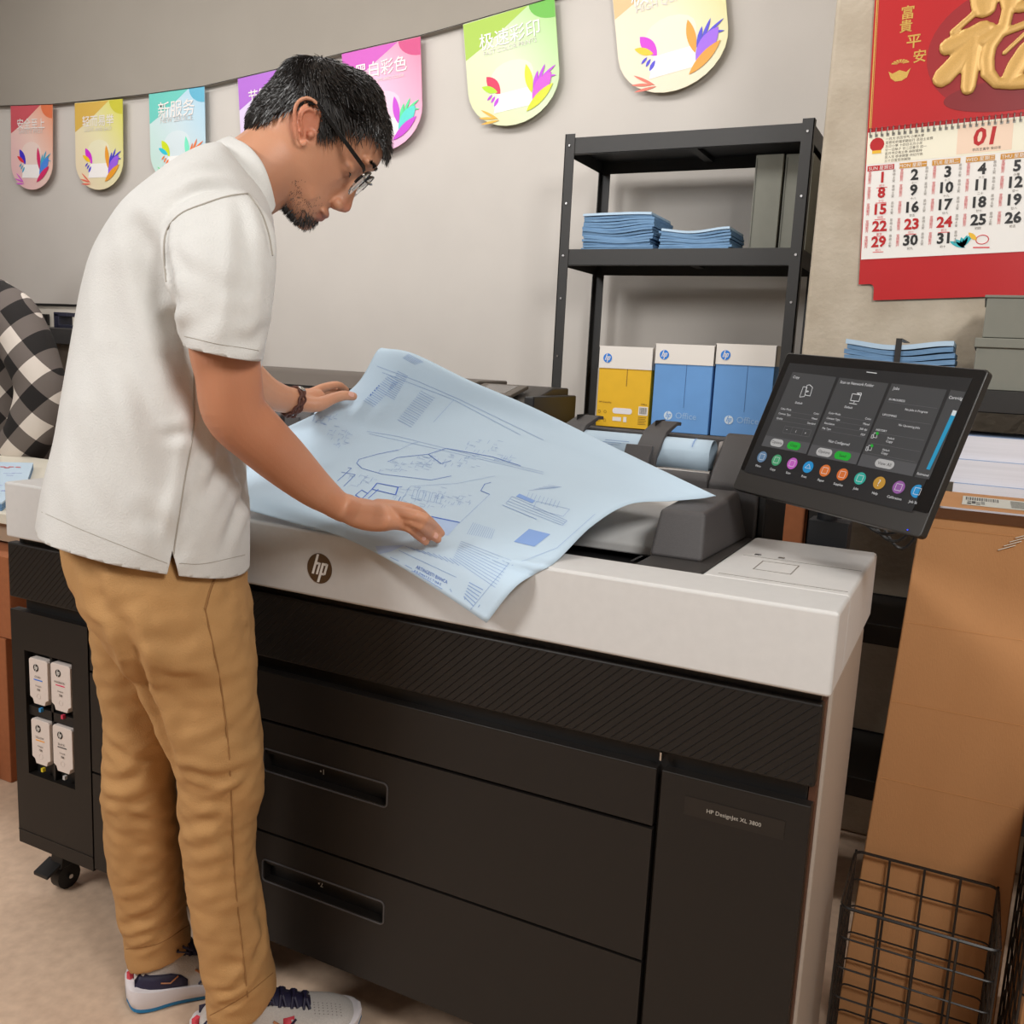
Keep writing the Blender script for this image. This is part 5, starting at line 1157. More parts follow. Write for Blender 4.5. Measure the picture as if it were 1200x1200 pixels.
while cnt < 6500:
    i = hr.randrange(2, 89); j = hr.randrange(120); p = GR[i][j]; f, u, l = toh(p)
    if l < -30 and hr.random() < .7: continue
    hu = hair_u(f)
    if u < hu+hr.uniform(0, 5): continue
    w0 = H(*whorl[:1], whorl[1], 0); d = p-w0
    if u > 40 and f > -20: d = Fr*1.0+Uh*(-.25 if f > 30 else .05)+Lh*(.25*l/50)
    elif f < -20 and u < 30: d = -Uh*1.0+Fr*.12+d.normalized()*.3
    else: d = d.normalized()+Fr*.5-Uh*.55
    if f > 40: d = d+(-Uh)*.9
    ln = hr.uniform(14, 26) if u > 30 else hr.uniform(8, 16)
    if f > 45: ln = min(hr.uniform(10, 20), max(5, u-34))
    if f < -10 and u > 40: d = d*.3+Fr*.8*(1 if f > -30 else .2)+d.normalized()*.3
    low_ = (u-hu) < 14
    l1 = hr.uniform(5, 9.5) if (u > 45 and f > -15) else hr.uniform(4, 7); 
    if f > 35 and u > 40: l1 += 3
    n = 6; strand(st, p, d+Vector((hr.uniform(-.3, .3), hr.uniform(-.3, .3), hr.uniform(-.3, .3))), n, ln*kk/n, 2*kk, l1*kk, hr.uniform(.9, 1.5)*kk*.7)
    cnt += 1
tag(st.build('hair_strands', M_hair, hair, smooth=True, angle=90), kind='stuff')
# goatee, stubble, brows
mb = MB()
for _ in range(900):
    f = hr.uniform(38, 78); u = hr.uniform(-86, -66); l = hr.uniform(-22, 24); loc, nor, idx, ds = B_head.find_nearest(H(f, u, l))
    if nor.dot(loc-cen) < 0: nor = -nor
    q = toh(loc)
    if q[1] > -62: continue
    d = (nor*.5-Uh*.8+Fr*.15+Vector((hr.uniform(-.25, .25), hr.uniform(-.25, .25), hr.uniform(-.25, .25)))); strand(mb, loc, d, 3, hr.uniform(1.2, 2.4)*kk, 0, 0, .45*kk, follow=False)
for _ in range(700):
    f = hr.uniform(-5, 80); u = hr.uniform(-78, -42); l = hr.uniform(15, 55); loc, nor, idx, ds = B_head.find_nearest(H(f, u, l))
    if nor.dot(loc-cen) < 0: nor = -nor
    q = toh(loc)
    if q[1] > -48-(q[0]-30)*.25 and hr.random() < .8: continue
    strand(mb, loc+nor*.4*kk, nor*.35-Uh*.8, 2, hr.uniform(.6, 1.1)*kk, 0, 0, .25*kk, follow=False)
tag(mb.build('beard', M_hair, man), kind='stuff')
Bf = B_plain(body_o)
mb = MB()
for s_ in (1, -1):
    for _ in range(170):
        t = hr.random(); p = H(90-10*t*t, 27+4*math.sin(t*2.4)+hr.uniform(-2, 2), s_*(9+31*t)); loc, nor, idx, ds = Bf.find_nearest(p)
        strand(mb, loc+nor*.2*kk, Lh*s_*.9-Fr*.25*t+Uh*hr.uniform(-.1, .5)+nor*.25, 3, 2.2*kk, 0, 0, .5*kk, follow=False)
tag(mb.build('eyebrow', M_hair, man), kind='stuff')
mb = MB()
for s_ in (1, -1):
    L = [H(76-2.2*abs(a)**1.6, -1.5-.6*a*a, s_*(29+9*a)) for a in (-1.2, -.8, -.4, 0, .4, .8, 1.2)]; L = [Bf.find_nearest(p)[0]+(Fr*.5)*kk for p in L]; mb.tube(L, [.3*kk, .8*kk, 1*kk, 1*kk, 1*kk, .8*kk, .3*kk], 5)
mb.build('eyelashes', M_hair, man)
# ---- glasses
gl = thing('glasses', 'x', 'x'); bpy.data.objects.remove(gl)
M_fr = mat('frame_black', (18, 17, 17), .25); M_frm = mat('frame_silver', (190, 188, 184), .22, metal=1)
M_gl = bpy.data.materials.new('lens_glass'); M_gl.use_nodes = True; b = M_gl.node_tree.nodes['Principled BSDF']; b.inputs['Transmission Weight'].default_value = .9; b.inputs['Roughness'].default_value = .03; b.inputs['IOR'].default_value = 1.3; b.inputs['Base Color'].default_value = (.95, .95, .95, 1)
gm = None
for s_ in (1, -1):
    cx, cu = 34*s_, 2; up_ = []; lo_ = []
    def ringp(q): x = 19.5*math.cos(q); y = 17.5*math.sin(q); return H(86-.10*abs(x+0)-.05*(cx*s_+x*s_-34), cu+y, cx+x*s_)
    L = [ringp(math.radians(a)) for a in range(-10, 191, 10)]; fr_ = MB().tube(L, 1.7*kk, 6)
    fo = fr_.build('glasses_rim', M_fr, man if gm is None else gm, smooth=True)
    if gm is None: gm = fo; fo['label'] = 'black browline glasses frame with silver lower rims'
    L = [ringp(math.radians(a)) for a in range(188, 353, 8)]; MB().tube(L, .9*kk, 6).build('lower_rim', M_frm, gm, smooth=True)
    dsk = MB().prism([ringp(math.radians(a)) for a in range(0, 360, 12)], Fr*(.8*kk)); dsk.build('lens', M_gl, gm)
    tmp = [H(82, 15, s_*54), H(78, 18, s_*57), H(50, 21, s_*60), H(20, 24, s_*62), H(-2, 27, s_*63), H(-10, 20, s_*62)]
    R = []
    for p in tmp: R.append([p+Uh*(a*kk)+Lh*(s_*c*kk) for a, c in ((-2.4, -.8), (2.4, -.8), (2.4, .8), (-2.4, .8))])
    MB().rings(R).build('temple_arm', M_fr, gm, bevel=.0004)
    MB().sphere(H(84, 12, s_*54), 1.8*kk).build('hinge', M_frm, gm, smooth=True)
MB().tube([H(88, 9, 15), H(93, 12, 6), H(93, 12, -6), H(88, 9, -15)], 1.3*kk, 6).build('bridge', M_frm, gm, smooth=True)
# ---- trousers
tr = MB()
loft(tr, [((80, 600), (284, 640), 1.47, .155), ((73, 628), (289, 665), 1.47, .165), ((80, 663), (295, 700), 1.47, .17), ((97, 705), (299, 742), 1.465, .165), ((118, 735), (299, 765), 1.455, .15), ((135, 765), (296, 795), 1.45, .11), ((165, 800), (285, 815), 1.44, .06)], 34)
loft(tr, [((120, 700), (299, 740), 1.44, .10), ((150, 765), (301, 785), 1.42, .095), ((171, 815), (304, 835), 1.42, .090), ((192, 865), (309, 880), 1.42, .085), ((206, 908), (310, 915), 1.43, .080), ((210, 950), (301, 958), 1.44, .077), ((213, 1000), (303, 1010), 1.45, .073), ((219, 1050), (309, 1060), 1.46, .072), ((228, 1100), (317, 1112), 1.465, .072), ((239, 1155), (322, 1135), 1.47, .070), ((243, 1203), (323, 1153), 1.475, .068)], 60)
loft(tr, [((95, 695), (235, 725), 1.52, .10), ((105, 740), (222, 755), 1.545, .09), ((111, 790), (215, 800), 1.56, .086), ((121, 850), (210, 860), 1.57, .082), ((119, 910), (206, 915), 1.58, .078), ((121, 960), (211, 965), 1.60, .075), ((126, 1010), (215, 1015), 1.62, .073), ((137, 1060), (217, 1058), 1.64, .070), ((145, 1100), (221, 1084), 1.65, .068), ((147, 1127), (225, 1098), 1.655, .066)], 56)
trs = realize('trousers', tr, M_kh, man, .0050, 12)
TRAMP = .62
creases(trs, [([(100, 640), (112, 690), (128, 730)], .012, 0.0042), ([(140, 720), (160, 780), (184, 838), (206, 900)], .012, 0.0101), ([(150, 752), (195, 748), (240, 738)], .010, 0.0014), ([(108, 700), (140, 728), (172, 740)], .010, 0.0022), ([(150, 760), (190, 790), (230, 800)], .012, 0.0026),
    ([(208, 900), (253, 912), (299, 896)], .009, 0.0043), ([(231, 943), (265, 935), (300, 901)], .009, 0.0035), ([(212, 966), (244, 962), (277, 936)], .009, 0.0032), ([(213, 996), (248, 992), (284, 973)], .010, 0.0028), ([(230, 874), (257, 865), (285, 845)], .010, 0.0023), ([(262, 965), (272, 1000), (268, 1040)], .010, 0.0022),
    ([(229, 1070), (267, 1075), (305, 1059)], .012, 0.0016), ([(259, 1128), (288, 1130), (318, 1091)], .010, 0.0030), ([(243, 1162), (275, 1158), (307, 1117)], .008, 0.0034), ([(250, 1186), (277, 1172), (305, 1149)], .007, 0.0030), ([(300, 1050), (308, 1090), (300, 1130)], .010, 0.0036),
    ([(120, 867), (152, 890), (185, 882)], .010, 0.0035), ([(119, 911), (147, 915), (176, 888)], .009, 0.0033), ([(121, 936), (160, 940), (199, 913)], .009, 0.0035), ([(132, 943), (170, 962), (208, 956)], .009, 0.0026), ([(125, 971), (166, 990), (208, 985)], .010, 0.0021), ([(135, 1040), (175, 1030), (214, 1000)], .010, 0.0021), ([(145, 1085), (180, 1070), (212, 1035)], .010, 0.0046), ([(150, 1100), (190, 1090), (218, 1065)], .008, 0.0037), ([(155, 1115), (180, 1105), (205, 1080)], .007, 0.0024),
    ([(118, 800), (150, 830), (190, 850)], .012, 0.0027), ([(110, 760), (140, 790), (165, 800)], .012, 0.0021), ([(200, 700), (215, 780), (235, 850)], .016, 0.0016), ([(100, 655), (150, 672), (190, 690)], .012, 0.0017)])
ruffle(trs, .0035, 12, (1, 1, 1.8), 3); ruffle(trs, .0026, 34, (1, 1, 1.5), 8)
seam(trs, [[(240, 714), (258, 800), (268, 880), (272, 960), (276, 1040), (284, 1110), (290, 1168)]], .0012, 'side_seam', M_khd, trs, .0008); seam(trs, [[(254, 672), (246, 692), (240, 714)]], .0022, 'pocket_edge', M_khd, trs)
seam(trs, [[(246, 1190), (285, 1168), (320, 1140)], [(148, 1112), (185, 1106), (222, 1084)]], .0009, 'hem_stitch', M_khd, trs)
# ---- polo shirt
sh_ = MB()
loft(sh_, [((40, 672), (288, 722), 1.47, .176), ((43, 640), (289, 690), 1.47, .178), ((48, 605), (291, 650), 1.47, .180), ((56, 556), (291, 598), 1.47, .178), ((67, 510), (286, 552), 1.47, .172), ((78, 455), (290, 505), 1.47, .166), ((89, 392), (303, 446), 1.48, .160), ((101, 333), (312, 400), 1.485, .160), ((116, 288), (317, 351), 1.49, .170), ((143, 246), (320, 305), 1.49, .182), ((192, 204), (319, 268), 1.495, .170), ((232, 178), (312, 243), 1.50, .12), ((256, 170), (300, 232), 1.50, .08)], 66, 56, 2.5)
loft(sh_, [((218, 222), (290, 224), 1.39, .05), ((198, 250), (306, 244), 1.345, .066), ((192, 285), (319, 275), 1.31, .074), ((199, 325), (322, 318), 1.285, .072), ((209, 368), (317, 368), 1.268, .066), ((215, 396), (309, 406), 1.262, .061), ((221, 430), (300, 447), 1.262, .060)], 38, 40, 2.2)
loft(sh_, [((240, 232), (300, 236), 1.58, .05), ((232, 262), (312, 268), 1.62, .07), ((232, 320), (314, 325), 1.64, .07), ((236, 385), (306, 405), 1.66, .065), ((240, 405), (303, 428), 1.665, .062)], 26, 36, 2.2)
shirt = realize('polo_shirt', sh_, M_shirt, man, .0050, 7, None)
def slice_off(o, pts, keep, sel):
    a, b, c = pts; n = (b-a).cross(c-a).normalized()
    if n.dot(keep-a) < 0: n = -n
    bm_ = bmesh.new(); bm_.from_mesh(o.data); F = [f for f in bm_.faces if sel(f.calc_center_median())]
    geo = list({v for f in F for v in f.verts})+list({e for f in F for e in f.edges})+F
    bmesh.ops.bisect_plane(bm_, geom=geo, plane_co=a, plane_no=n, clear_inner=True, clear_outer=False); bm_.to_mesh(o.data); bm_.free(); o.data.update()
sa, sb = P(262, 340, 1.28), P(262, 440, 1.262)
def near_sleeve(p):
    t = max(0, min(1.3, (p-sa).dot(sb-sa)/(sb-sa).length_squared)); return (p-(sa+(sb-sa)*t)).length < .068 and (p-CAM).dot(V) < 1.322 and t > .3
slice_off(shirt, (P(218, 404, 1.262), P(303, 421, 1.262), P(262, 418, 1.20)), P(262, 340, 1.27), near_sleeve)
slice_off(shirt, (P(47, 612, 1.47), P(289, 660, 1.47), P(198, 673, 1.295)), P(180, 400, 1.47), lambda p: True)
def pix(c): dd = c-CAM; return 600+FPX*dd.dot(CR)/dd.dot(CF), 600-FPX*dd.dot(CU)/dd.dot(CF)
apex = P(202, 645, 1.29); feet = [P(194, 680, 1.29), P(211, 680, 1.29)]
bm_ = bmesh.new(); bm_.from_mesh(shirt.data)
def inreg(f): c = f.calc_center_median(); q = pix(c); return (c-CAM).dot(V) < 1.40 and q[1] > 640 and abs(q[0]-202) < 24
for ft in feet:
    F = [f for f in bm_.faces if inreg(f)]; geo = list({v for f in F for v in f.verts})+list({e for f in F for e in f.edges})+F
    bmesh.ops.bisect_plane(bm_, geom=geo, plane_co=apex, plane_no=(ft-apex).cross(ray(202, 660)).normalized(), clear_inner=False, clear_outer=False)
kill = []
for f in bm_.faces:
    if not inreg(f): continue
    qx, qy = pix(f.calc_center_median())
    if qy > 645 and 202-(qy-645)*8/35 < qx < 202+(qy-645)*9/35: kill.append(f)
bmesh.ops.delete(bm_, geom=kill, context='FACES'); bm_.to_mesh(shirt.data); bm_.free(); shirt.data.update()
for p in shirt.data.polygons: p.use_smooth = True
shirt.modifiers.new('thickness', 'SOLIDIFY').thickness = .0022; shirt.modifiers['thickness'].offset = 0
creases(shirt, [([(196, 268), (198, 300), (206, 330), (214, 360)], .007, .007), ([(200, 300), (225, 322), (262, 330)], .012, .004), ([(210, 345), (240, 350), (285, 340)], .013, .004), ([(283, 236), (287, 300), (282, 360), (281, 400)], .010, .004), ([(215, 385), (250, 372), (300, 372)], .012, .003), ([(270, 395), (290, 400), (312, 385)], .010, .004),
    ([(206, 335), (212, 400), (224, 470)], .012, .007), ([(160, 270), (182, 340), (205, 420), (222, 500)], .016, .006), ([(130, 330), (150, 420), (190, 510), (212, 560)], .018, .005), ([(118, 430), (125, 520), (150, 600)], .018, .004), ([(90, 500), (105, 570), (140, 630)], .016, .004),
    ([(225, 440), (232, 500), (226, 550), (215, 600), (206, 645)], .010, .006), ([(262, 530), (248, 560), (230, 590), (214, 640)], .012, .006), ([(270, 525), (280, 565), (289, 600)], .010, .006), ([(288, 560), (276, 600), (262, 640)], .012, .005), ([(190, 512), (214, 508), (236, 500)], .008, .003), ([(170, 600), (190, 620), (200, 650)], .012, .004),
    ([(190, 215), (225, 200), (258, 200)], .010, .003), ([(205, 240), (240, 222), (282, 226)], .008, .003), ([(150, 255), (175, 290), (190, 320)], .014, .004), ([(300, 240), (312, 270), (318, 300)], .009, .003)])
ruffle(shirt, .0035, 11, (1.4, 1.4, .6), 9)
seam(shirt, [[(196, 330), (193, 300), (196, 272), (212, 252), (240, 240), (268, 231), (290, 228)], [(290, 228), (305, 250), (314, 275), (318, 300)]], .0013, 'shoulder_seam', M_shd, shirt, .0014)
seam(shirt, [[(228, 430), (226, 500), (216, 560), (208, 610), (203, 650)]], .0012, 'side_seam', M_shd, shirt, .0014)
seam(shirt, [[(50, 600), (100, 622), (150, 642), (196, 660)], [(210, 660), (240, 660), (286, 650)], [(217, 394), (260, 404), (302, 411)]], .0005, 'hem_stitch', M_shd, shirt, .0013)
# collar: a standing fold round the neck, open at the front
cpath = cr_curve([(318, 250, 1.43, 9), (308, 225, 1.415, 13), (296, 200, 1.42, 15), (280, 180, 1.44, 15), (265, 168, 1.48, 13), (260, 166, 1.53, 13), (275, 178, 1.57, 13), (295, 205, 1.585, 13), (314, 235, 1.56, 11)], 40)
mb = MB(); R = []; base_ = P(292, 212, 1.50); axn = (P(342, 172, 1.50)-P(262, 236, 1.50)).normalized()
for px, py, d, hh in cpath:
    c = P(px, py, d); out = (c-base_); out = (out-axn*out.dot(axn)).normalized(); h_ = hh*.0013
    R.append([c+axn*h_-out*.006, c+axn*h_+out*.000, c-axn*h_*1.25+out*.008, c-axn*h_*1.3+out*.004, c-axn*h_*.9-out*.004, c+axn*h_*.5-out*.009])
mb.rings(R); col_ = mb.build('collar', M_shirt, shirt, smooth=True, bevel=0, angle=60); col_.modifiers.new('sub', 'SUBSURF').levels = 2; col_.modifiers['sub'].render_levels = 2
# bracelet
bw = P(338, 470, 1.78); ax_ = (P(352, 476, 1.79)-P(325, 462, 1.765)).normalized(); a1 = ax_.cross(Vector((0, 0, 1))).normalized(); a2 = ax_.cross(a1); M_lea = mat('brown_leather', (84, 46, 34), .6, bump=.4, bscale=300)
bc_ = P(343, 471, 1.785)
for k in range(3):
    L = [bc_+ax_*(.005*(k-1)+.0012*math.sin(q*9+k*2))+(a1*math.cos(q)+a2*math.sin(q))*(.0285+.0010*math.sin(q*9+k*2)) for q in [2*math.pi*i/60 for i in range(60)]]
    MB().tube(L, .0027, 6, closed=True).build('bracelet_cord', M_lea, man, smooth=True)
up = (-ray(343, 456).normalized()*.5+Vector((0, 0, 1))).normalized(); up = (up-ax_*up.dot(ax_)).normalized(); sd_ = ax_.cross(up)
MB().sphere(bc_+up*.0305, (.009, .006, .003), Matrix((ax_, sd_, up)).transposed()).build('bracelet_clasp', M_chrome, man, smooth=True)
# ---- shoes
M_knit = mat('shoe_knit', (196, 190, 184), .8, noise=.08, nscale=400, bump=.5, bscale=700); M_navy = mat('shoe_navy', (34, 30, 58), .6); M_foam = mat('sole_foam', (222, 216, 218), .5); M_pink = mat('shoe_coral', (214, 70, 84), .6); M_out = mat('outsole_blue', (30, 120, 170), .5); M_cop = mat('shoe_copper', (176, 112, 66), .45)
def shoe(label, heel, dirv, LN=.295, roll=0):
    d = Vector(dirv).normalized(); sd = Vector((d.y, -d.x, 0)); hz = Vector((0, 0, 1))    # sd points toward the camera side
    def pt(x, y, z): return Vector(heel)+d*(x*LN)+sd*y+hz*z
    par = man
    st_ = [(0, .026, .060), (.04, .034, .075), (.15, .038, .088), (.28, .037, .095), (.42, .040, .086), (.56, .045, .072), (.70, .050, .060), (.84, .047, .050), (.94, .034, .040), (1.0, .012, .026)]
    arr = cr_curve(st_, 30); R = []
    for x, hw, h in arr:
        R.append([pt(x+.015, hw*math.copysign(abs(math.cos(q))**.8, math.cos(q)), .022+(h-.022)*max(0, math.sin(q))**.75+(-.006 if math.sin(q) < 0 else 0)) for q in [2*math.pi*j/28 for j in range(28)]])
    up_ = MB().rings(R).build('shoe', M_knit, par, smooth=True, angle=60)
    up_['label'] = label
    sl = [(-.045, .020, .018, .045), (0, .040, .006, .046), (.12, .045, .001, .040), (.3, .042, .001, .034), (.5, .046, .001, .030), (.7, .054, .001, .028), (.88, .050, .004, .028), (.98, .034, .012, .032), (1.03, .012, .022, .034)]
    arr = cr_curve(sl, 34); R = []; R2 = []
    for x, hw, z0, z1 in arr:
        R.append([pt(x, y, z) for y, z in ((-hw*.9, z0+.004), (-hw*.6, z0+.002), (hw*.6, z0+.002), (hw*.9, z0+.004), (hw*1.04, (z0+z1)*.5), (hw*.98, z1), (hw*.7, z1+.003), (-hw*.7, z1+.003), (-hw*.98, z1), (-hw*1.04, (z0+z1)*.5))])
        R2.append([pt(x, y, z) for y, z in ((-hw*.93, z0), (hw*.93, z0), (hw*.93, z0+.006), (-hw*.93, z0+.006))])
    MB().rings(R).build('shoe_sole', M_foam, up_, smooth=True, angle=45); MB().rings(R2).build('outsole', M_out, up_)
    # navy heel panel, coral tab, swoosh-free copper chevron, laces
    B = B_plain(up_)
    def on(x, s, h):
        hw_ = np.interp(x, [a[0] for a in st_], [a[1] for a in st_]); o = pt(x, s*.12, h); loc, nn, i_, ds = B.ray_cast(o, (pt(x, 0, h)-o).normalized(), .2); return (loc or pt(x, s*hw_, h))+sd*s*.0014
    for s in (1, -1):
        G = [[on(x, s, .034+(hh-.034)*t) for t in (0, .33, .66, 1)] for x, hh in ((.01, .062), (.06, .070), (.12, .066), (.2, .064), (.28, .062), (.35, .056), (.40, .046))]
        o = MB().grid(G).build('heel_panel', M_navy, up_, smooth=True); sf = o.modifiers.new('s', 'SOLIDIFY'); sf.thickness = .001
        L = [on(.20, s, .050)+sd*s*.001, on(.27, s, .046)+sd*s*.001, on(.33, s, .056)+sd*s*.001]; MB().tube(L, .0014, 5).build('chevron', M_cop, up_, smooth=True)
        G = [[on(x+.01*k, s, .036+(.062-.036)*t) for t in (0, .5, 1)] for k, x in enumerate((.52, .545, .57))]; o = MB().grid(G).build('side_tab', M_pink, up_, smooth=True); o.modifiers.new('s', 'SOLIDIFY').thickness = .001
        for (xa, ha, xb, hb) in ((.46, .06, .60, .036), (.60, .058, .48, .034)): MB().tube([on(xa+(xb-xa)*t, s, ha+(hb-ha)*t) for t in (0, .25, .5, .75, 1)], .0022, 5).build('side_strap', M_cop if xa < .5 else M_navy, up_, smooth=True)
    MB().box(-.004, .004, -.006, .006, .034, .062, Matrix.Translation(pt(-.005, 0, 0))).build('heel_tab', M_pink, up_)
    R = []
    for x, hw, h in ((.30, .024, .098), (.38, .024, .096), (.5, .022, .086), (.62, .020, .074), (.70, .014, .066)): R.append([pt(x, -hw, h-.010), pt(x, hw, h-.010), pt(x, hw*.6, h), pt(x, -hw*.6, h)])
    MB().rings(R).build('tongue', M_navy, up_, smooth=True, angle=70)
    for k in range(5):
        x = .36+.075*k; h = float(np.interp(x, [.3, .42, .56, .7], [.098, .092, .079, .066]))+.003; w_ = .026-.001*k
        MB().tube([pt(x-.01, -w_, h-.012), pt(x, -w_*.5, h), pt(x+.012, w_*.5, h), pt(x+.03, w_, h-.012)], .0028, 6).build('lace', M_navy, up_, smooth=True)
        MB().tube([pt(x+.03, -w_, h-.012), pt(x+.012, -w_*.4, h+.001), pt(x, w_*.5, h+.001), pt(x-.01, w_, h-.012)], .0028, 6).build('lace', M_navy, up_, smooth=True)
    for k, (a, b_) in enumerate(((.03, .02), (-.02, .03))):
        MB().tube([pt(.36, 0, .104), pt(.34+a, .02+b_, .112), pt(.42+a, .04, .100), pt(.40, .012, .106)], .0022, 6).build('lace_loop', M_navy, up_, smooth=True)
    # ribbed toe perforations
    m = MB()
    for i in range(7):
        for j in range(5):
            x = .72+.028*i; y = .004+.006*j; q = B.ray_cast(pt(x, y, .2), Vector((0, 0, -1)), .3)[0]
            if q is not None: m.box(q.x-.0009, q.x+.0009, q.y-.0009, q.y+.0009, q.z-.0002, q.z+.0004)
    tag(m.build('perforation', mat('shoe_perf', (140, 132, 128), .8), up_), kind='stuff')
    # ankle sock inside the trouser leg
    return up_
h1 = at(424, 1188, 2, .02); hd1 = Vector((.72, .69, 0)).normalized(); heel1 = Vector((h1.x, h1.y, 0))-hd1*.278
shoe('white and navy running shoe pointing right, toe free of the trouser leg', (heel1.x, heel1.y, .001), hd1, .268)
h2 = at(139, 1157, 2, .03); hd2 = Vector((.60, .80, 0)); shoe('white and navy running shoe further left, heel toward the viewer\'s left', (h2.x+.020, h2.y+.012, .001), hd2, .228)

# ------------------------------------------------------------------ the second person, cut off by the left edge
M_pl = bpy.data.materials.new('plaid_cloth'); M_pl.use_nodes = True; nt = M_pl.node_tree; b = nt.nodes['Principled BSDF']; b.inputs['Roughness'].default_value = .9
tc = nd(M_pl, 'ShaderNodeTexCoord'); fac = []
for sg in (1, -1):
    vm = nd(M_pl, 'ShaderNodeVectorMath'); vm.operation = 'DOT_PRODUCT'; vm.inputs[1].default_value = (CR.x*.72, CR.y*.72, sg*.70); nt.links.new(tc.outputs['Object'], vm.inputs[0])
    m1 = nd(M_pl, 'ShaderNodeMath'); m1.operation = 'MULTIPLY_ADD'; m1.inputs[1].default_value = 1/.150; m1.inputs[2].default_value = (.31 if sg > 0 else .12)+10; nt.links.new(vm.outputs['Value'], m1.inputs[0])
    m2 = nd(M_pl, 'ShaderNodeMath'); m2.operation = 'FRACT'; nt.links.new(m1.outputs[0], m2.inputs[0]); m3 = nd(M_pl, 'ShaderNodeMath'); m3.operation = 'GREATER_THAN'; m3.inputs[1].default_value = .5; nt.links.new(m2.outputs[0], m3.inputs[0]); fac.append(m3)
ad = nd(M_pl, 'ShaderNodeMath'); ad.operation = 'ADD'; nt.links.new(fac[0].outputs[0], ad.inputs[0]); nt.links.new(fac[1].outputs[0], ad.inputs[1])
hf = nd(M_pl, 'ShaderNodeMath'); hf.operation = 'MULTIPLY'; hf.inputs[1].default_value = .5; nt.links.new(ad.outputs[0], hf.inputs[0])
cr_ = nd(M_pl, 'ShaderNodeValToRGB'); cr_.color_ramp.interpolation = 'CONSTANT'; cr_.color_ramp.elements[0].color = lin((212, 202, 192)); cr_.color_ramp.elements[1].position = .75; cr_.color_ramp.elements[1].color = lin((26, 22, 21)); e_ = cr_.color_ramp.elements.new(.25); e_.color = lin((104, 95, 90))
nt.links.new(hf.outputs[0], cr_.inputs[0]); nt.links.new(cr_.outputs[0], b.inputs['Base Color'])
p2 = thing('person', 'person in a black and white plaid shirt, cut off at the left edge', 'person', (-1.75, 1.35, 0))
def ringY(pl, pr, y, w_, k=28):
    A = at(*pl, 1, y); B = at(*pr, 1, y); c = (A+B)/2; a = (B-A)/2
    return [c+a*math.cos(q)+Vector((0, 1, 0))*(w_*math.sin(q)) for q in [2*math.pi*j/k for j in range(k)]]
def loftY(mb, spec, n):
    arr = cr_curve([(a[0], a[1], b_[0], b_[1], y, w_) for a, b_, y, w_ in spec], n); mb.rings([ringY((r[0], r[1]), (r[2], r[3]), r[4], r[5]) for r in arr])
def yr_(px, py, y, rp): p = at(px, py, 1, y); return (p, rp*depth(p)/FPX)
t2 = MB()
loftY(t2, [((-85, 318), (-25, 321), 1.38, .06), ((-110, 335), (5, 332), 1.38, .12), ((-125, 365), (22, 362), 1.38, .14), ((-130, 400), (32, 400), 1.38, .145), ((-128, 450), (40, 450), 1.38, .145), ((-124, 500), (46, 500), 1.38, .145), ((-120, 560), (52, 552), 1.38, .145), ((-116, 600), (54, 600), 1.38, .14)], 40)
chain(t2, [yr_(-12, 350, 1.28, 26), yr_(14, 370, 1.25, 29), yr_(34, 410, 1.235, 30), yr_(48, 452, 1.23, 29), yr_(40, 498, 1.21, 28), yr_(24, 528, 1.20, 25)], 26, 20)
chain(t2, [yr_(-84, 345, 1.46, 24), yr_(-112, 380, 1.48, 28), yr_(-128, 440, 1.46, 28), yr_(-118, 500, 1.36, 26), yr_(-95, 530, 1.26, 24)], 26, 20)
sh2 = realize('plaid_shirt', t2, M_pl, p2, .010, 5); ruffle(sh2, .010, 7, (1, 1, 1), 4)
s3 = MB()
chain(s3, [yr_(-60, 350, 1.38, 24), yr_(-62, 310, 1.37, 24), yr_(-64, 290, 1.36, 24)], 10, 16)
hc = at(-64, 284, 1, 1.36); s3.sphere(hc, (.085, .10, .115), n=24, m=16); s3.sphere(hc+Vector((-.075, -.04, -.03)), (.022, .02, .03)); s3.sphere(hc+Vector((-.03, -.03, -.08)), (.06, .06, .045))
chain(s3, [yr_(22, 530, 1.20, 16), yr_(0, 542, 1.15, 13), yr_(-14, 548, 1.12, 11)], 10, 14)
for k in range(4): q = at(-14, 548, 1, 1.12)+Vector((0, .02-.018*k, 0)); chain(s3, [(q, .010), (q+Vector((-.045, -.01, -.004)), .009), (q+Vector((-.075, -.012, -.012)), .007)], 8, 10)
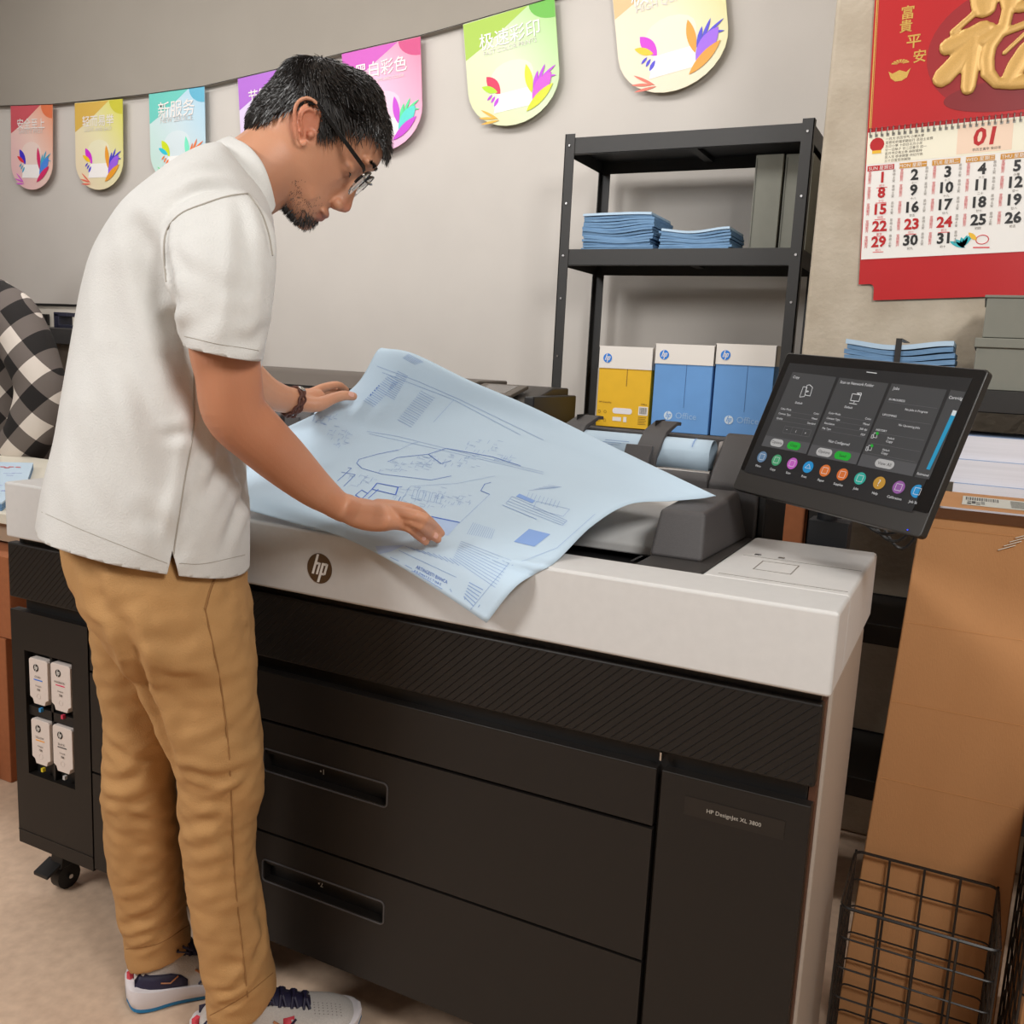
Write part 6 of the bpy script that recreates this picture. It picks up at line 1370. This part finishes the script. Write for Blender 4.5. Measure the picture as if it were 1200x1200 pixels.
q = at(-6, 547, 1, 1.10); chain(s3, [(q, .011), (q+Vector((-.02, -.035, -.006)), .010), (q+Vector((-.045, -.045, -.010)), .008)], 8, 10)
chain(s3, [yr_(-93, 532, 1.25, 15), yr_(-88, 545, 1.16, 12), yr_(-88, 549, 1.12, 11)], 10, 14)
for k in range(4): q = at(-88, 548, 1, 1.12)+Vector((.02-.018*k, 0, 0)); chain(s3, [(q, .010), (q+Vector((-.005, -.045, -.006)), .009), (q+Vector((-.008, -.075, -.014)), .007)], 8, 10)
bx = at(-35, 600, 1, 1.38).x
chain(s3, [(Vector((bx, 1.38, 1.25)), .10), (Vector((bx, 1.38, .95)), .10), (Vector((bx, 1.38, .86)), .11)], 10, 20)
for sx in (-.09, .09): chain(s3, [(Vector((bx+sx, 1.38, .88)), .085), (Vector((bx+sx, 1.37, .48)), .055), (Vector((bx+sx, 1.40, .10)), .04)], 14, 16)
realize('body', s3, mat('skin_plain', (200, 146, 114), .5), p2, .008, 4)
mb = MB(); mb.sphere(hc+Vector((.012, .01, .022)), (.095, .108, .112), n=24, m=16); mb.sphere(hc+Vector((.045, .01, -.03)), (.055, .085, .075), n=20, m=12); realize('hair', mb, M_hair, p2, .008, 2)
mb = MB(); chain(mb, [(Vector((bx, 1.38, .72)), .15), (Vector((bx, 1.38, .93)), .155)], 8, 24)
for sx in (-.09, .09): chain(mb, [(Vector((bx+sx, 1.38, .85)), .105), (Vector((bx+sx, 1.37, .48)), .080), (Vector((bx+sx, 1.40, .14)), .065)], 18, 20)
realize('trousers', mb, mat('black_trousers', (28, 26, 26), .85), p2, .012, 5)
for sx in (-.09, .09):
    m = MB(); m.rings([[Vector((bx+sx+w_*math.cos(q), y, .005+h_*max(0, math.sin(q)))) for q in [2*math.pi*j/16 for j in range(16)]] for y, w_, h_ in ((1.46, .02, .05), (1.44, .04, .09), (1.36, .045, .10), (1.26, .05, .06), (1.19, .04, .045), (1.17, .015, .03))]); m.build('shoe', M_blk, p2, smooth=True)
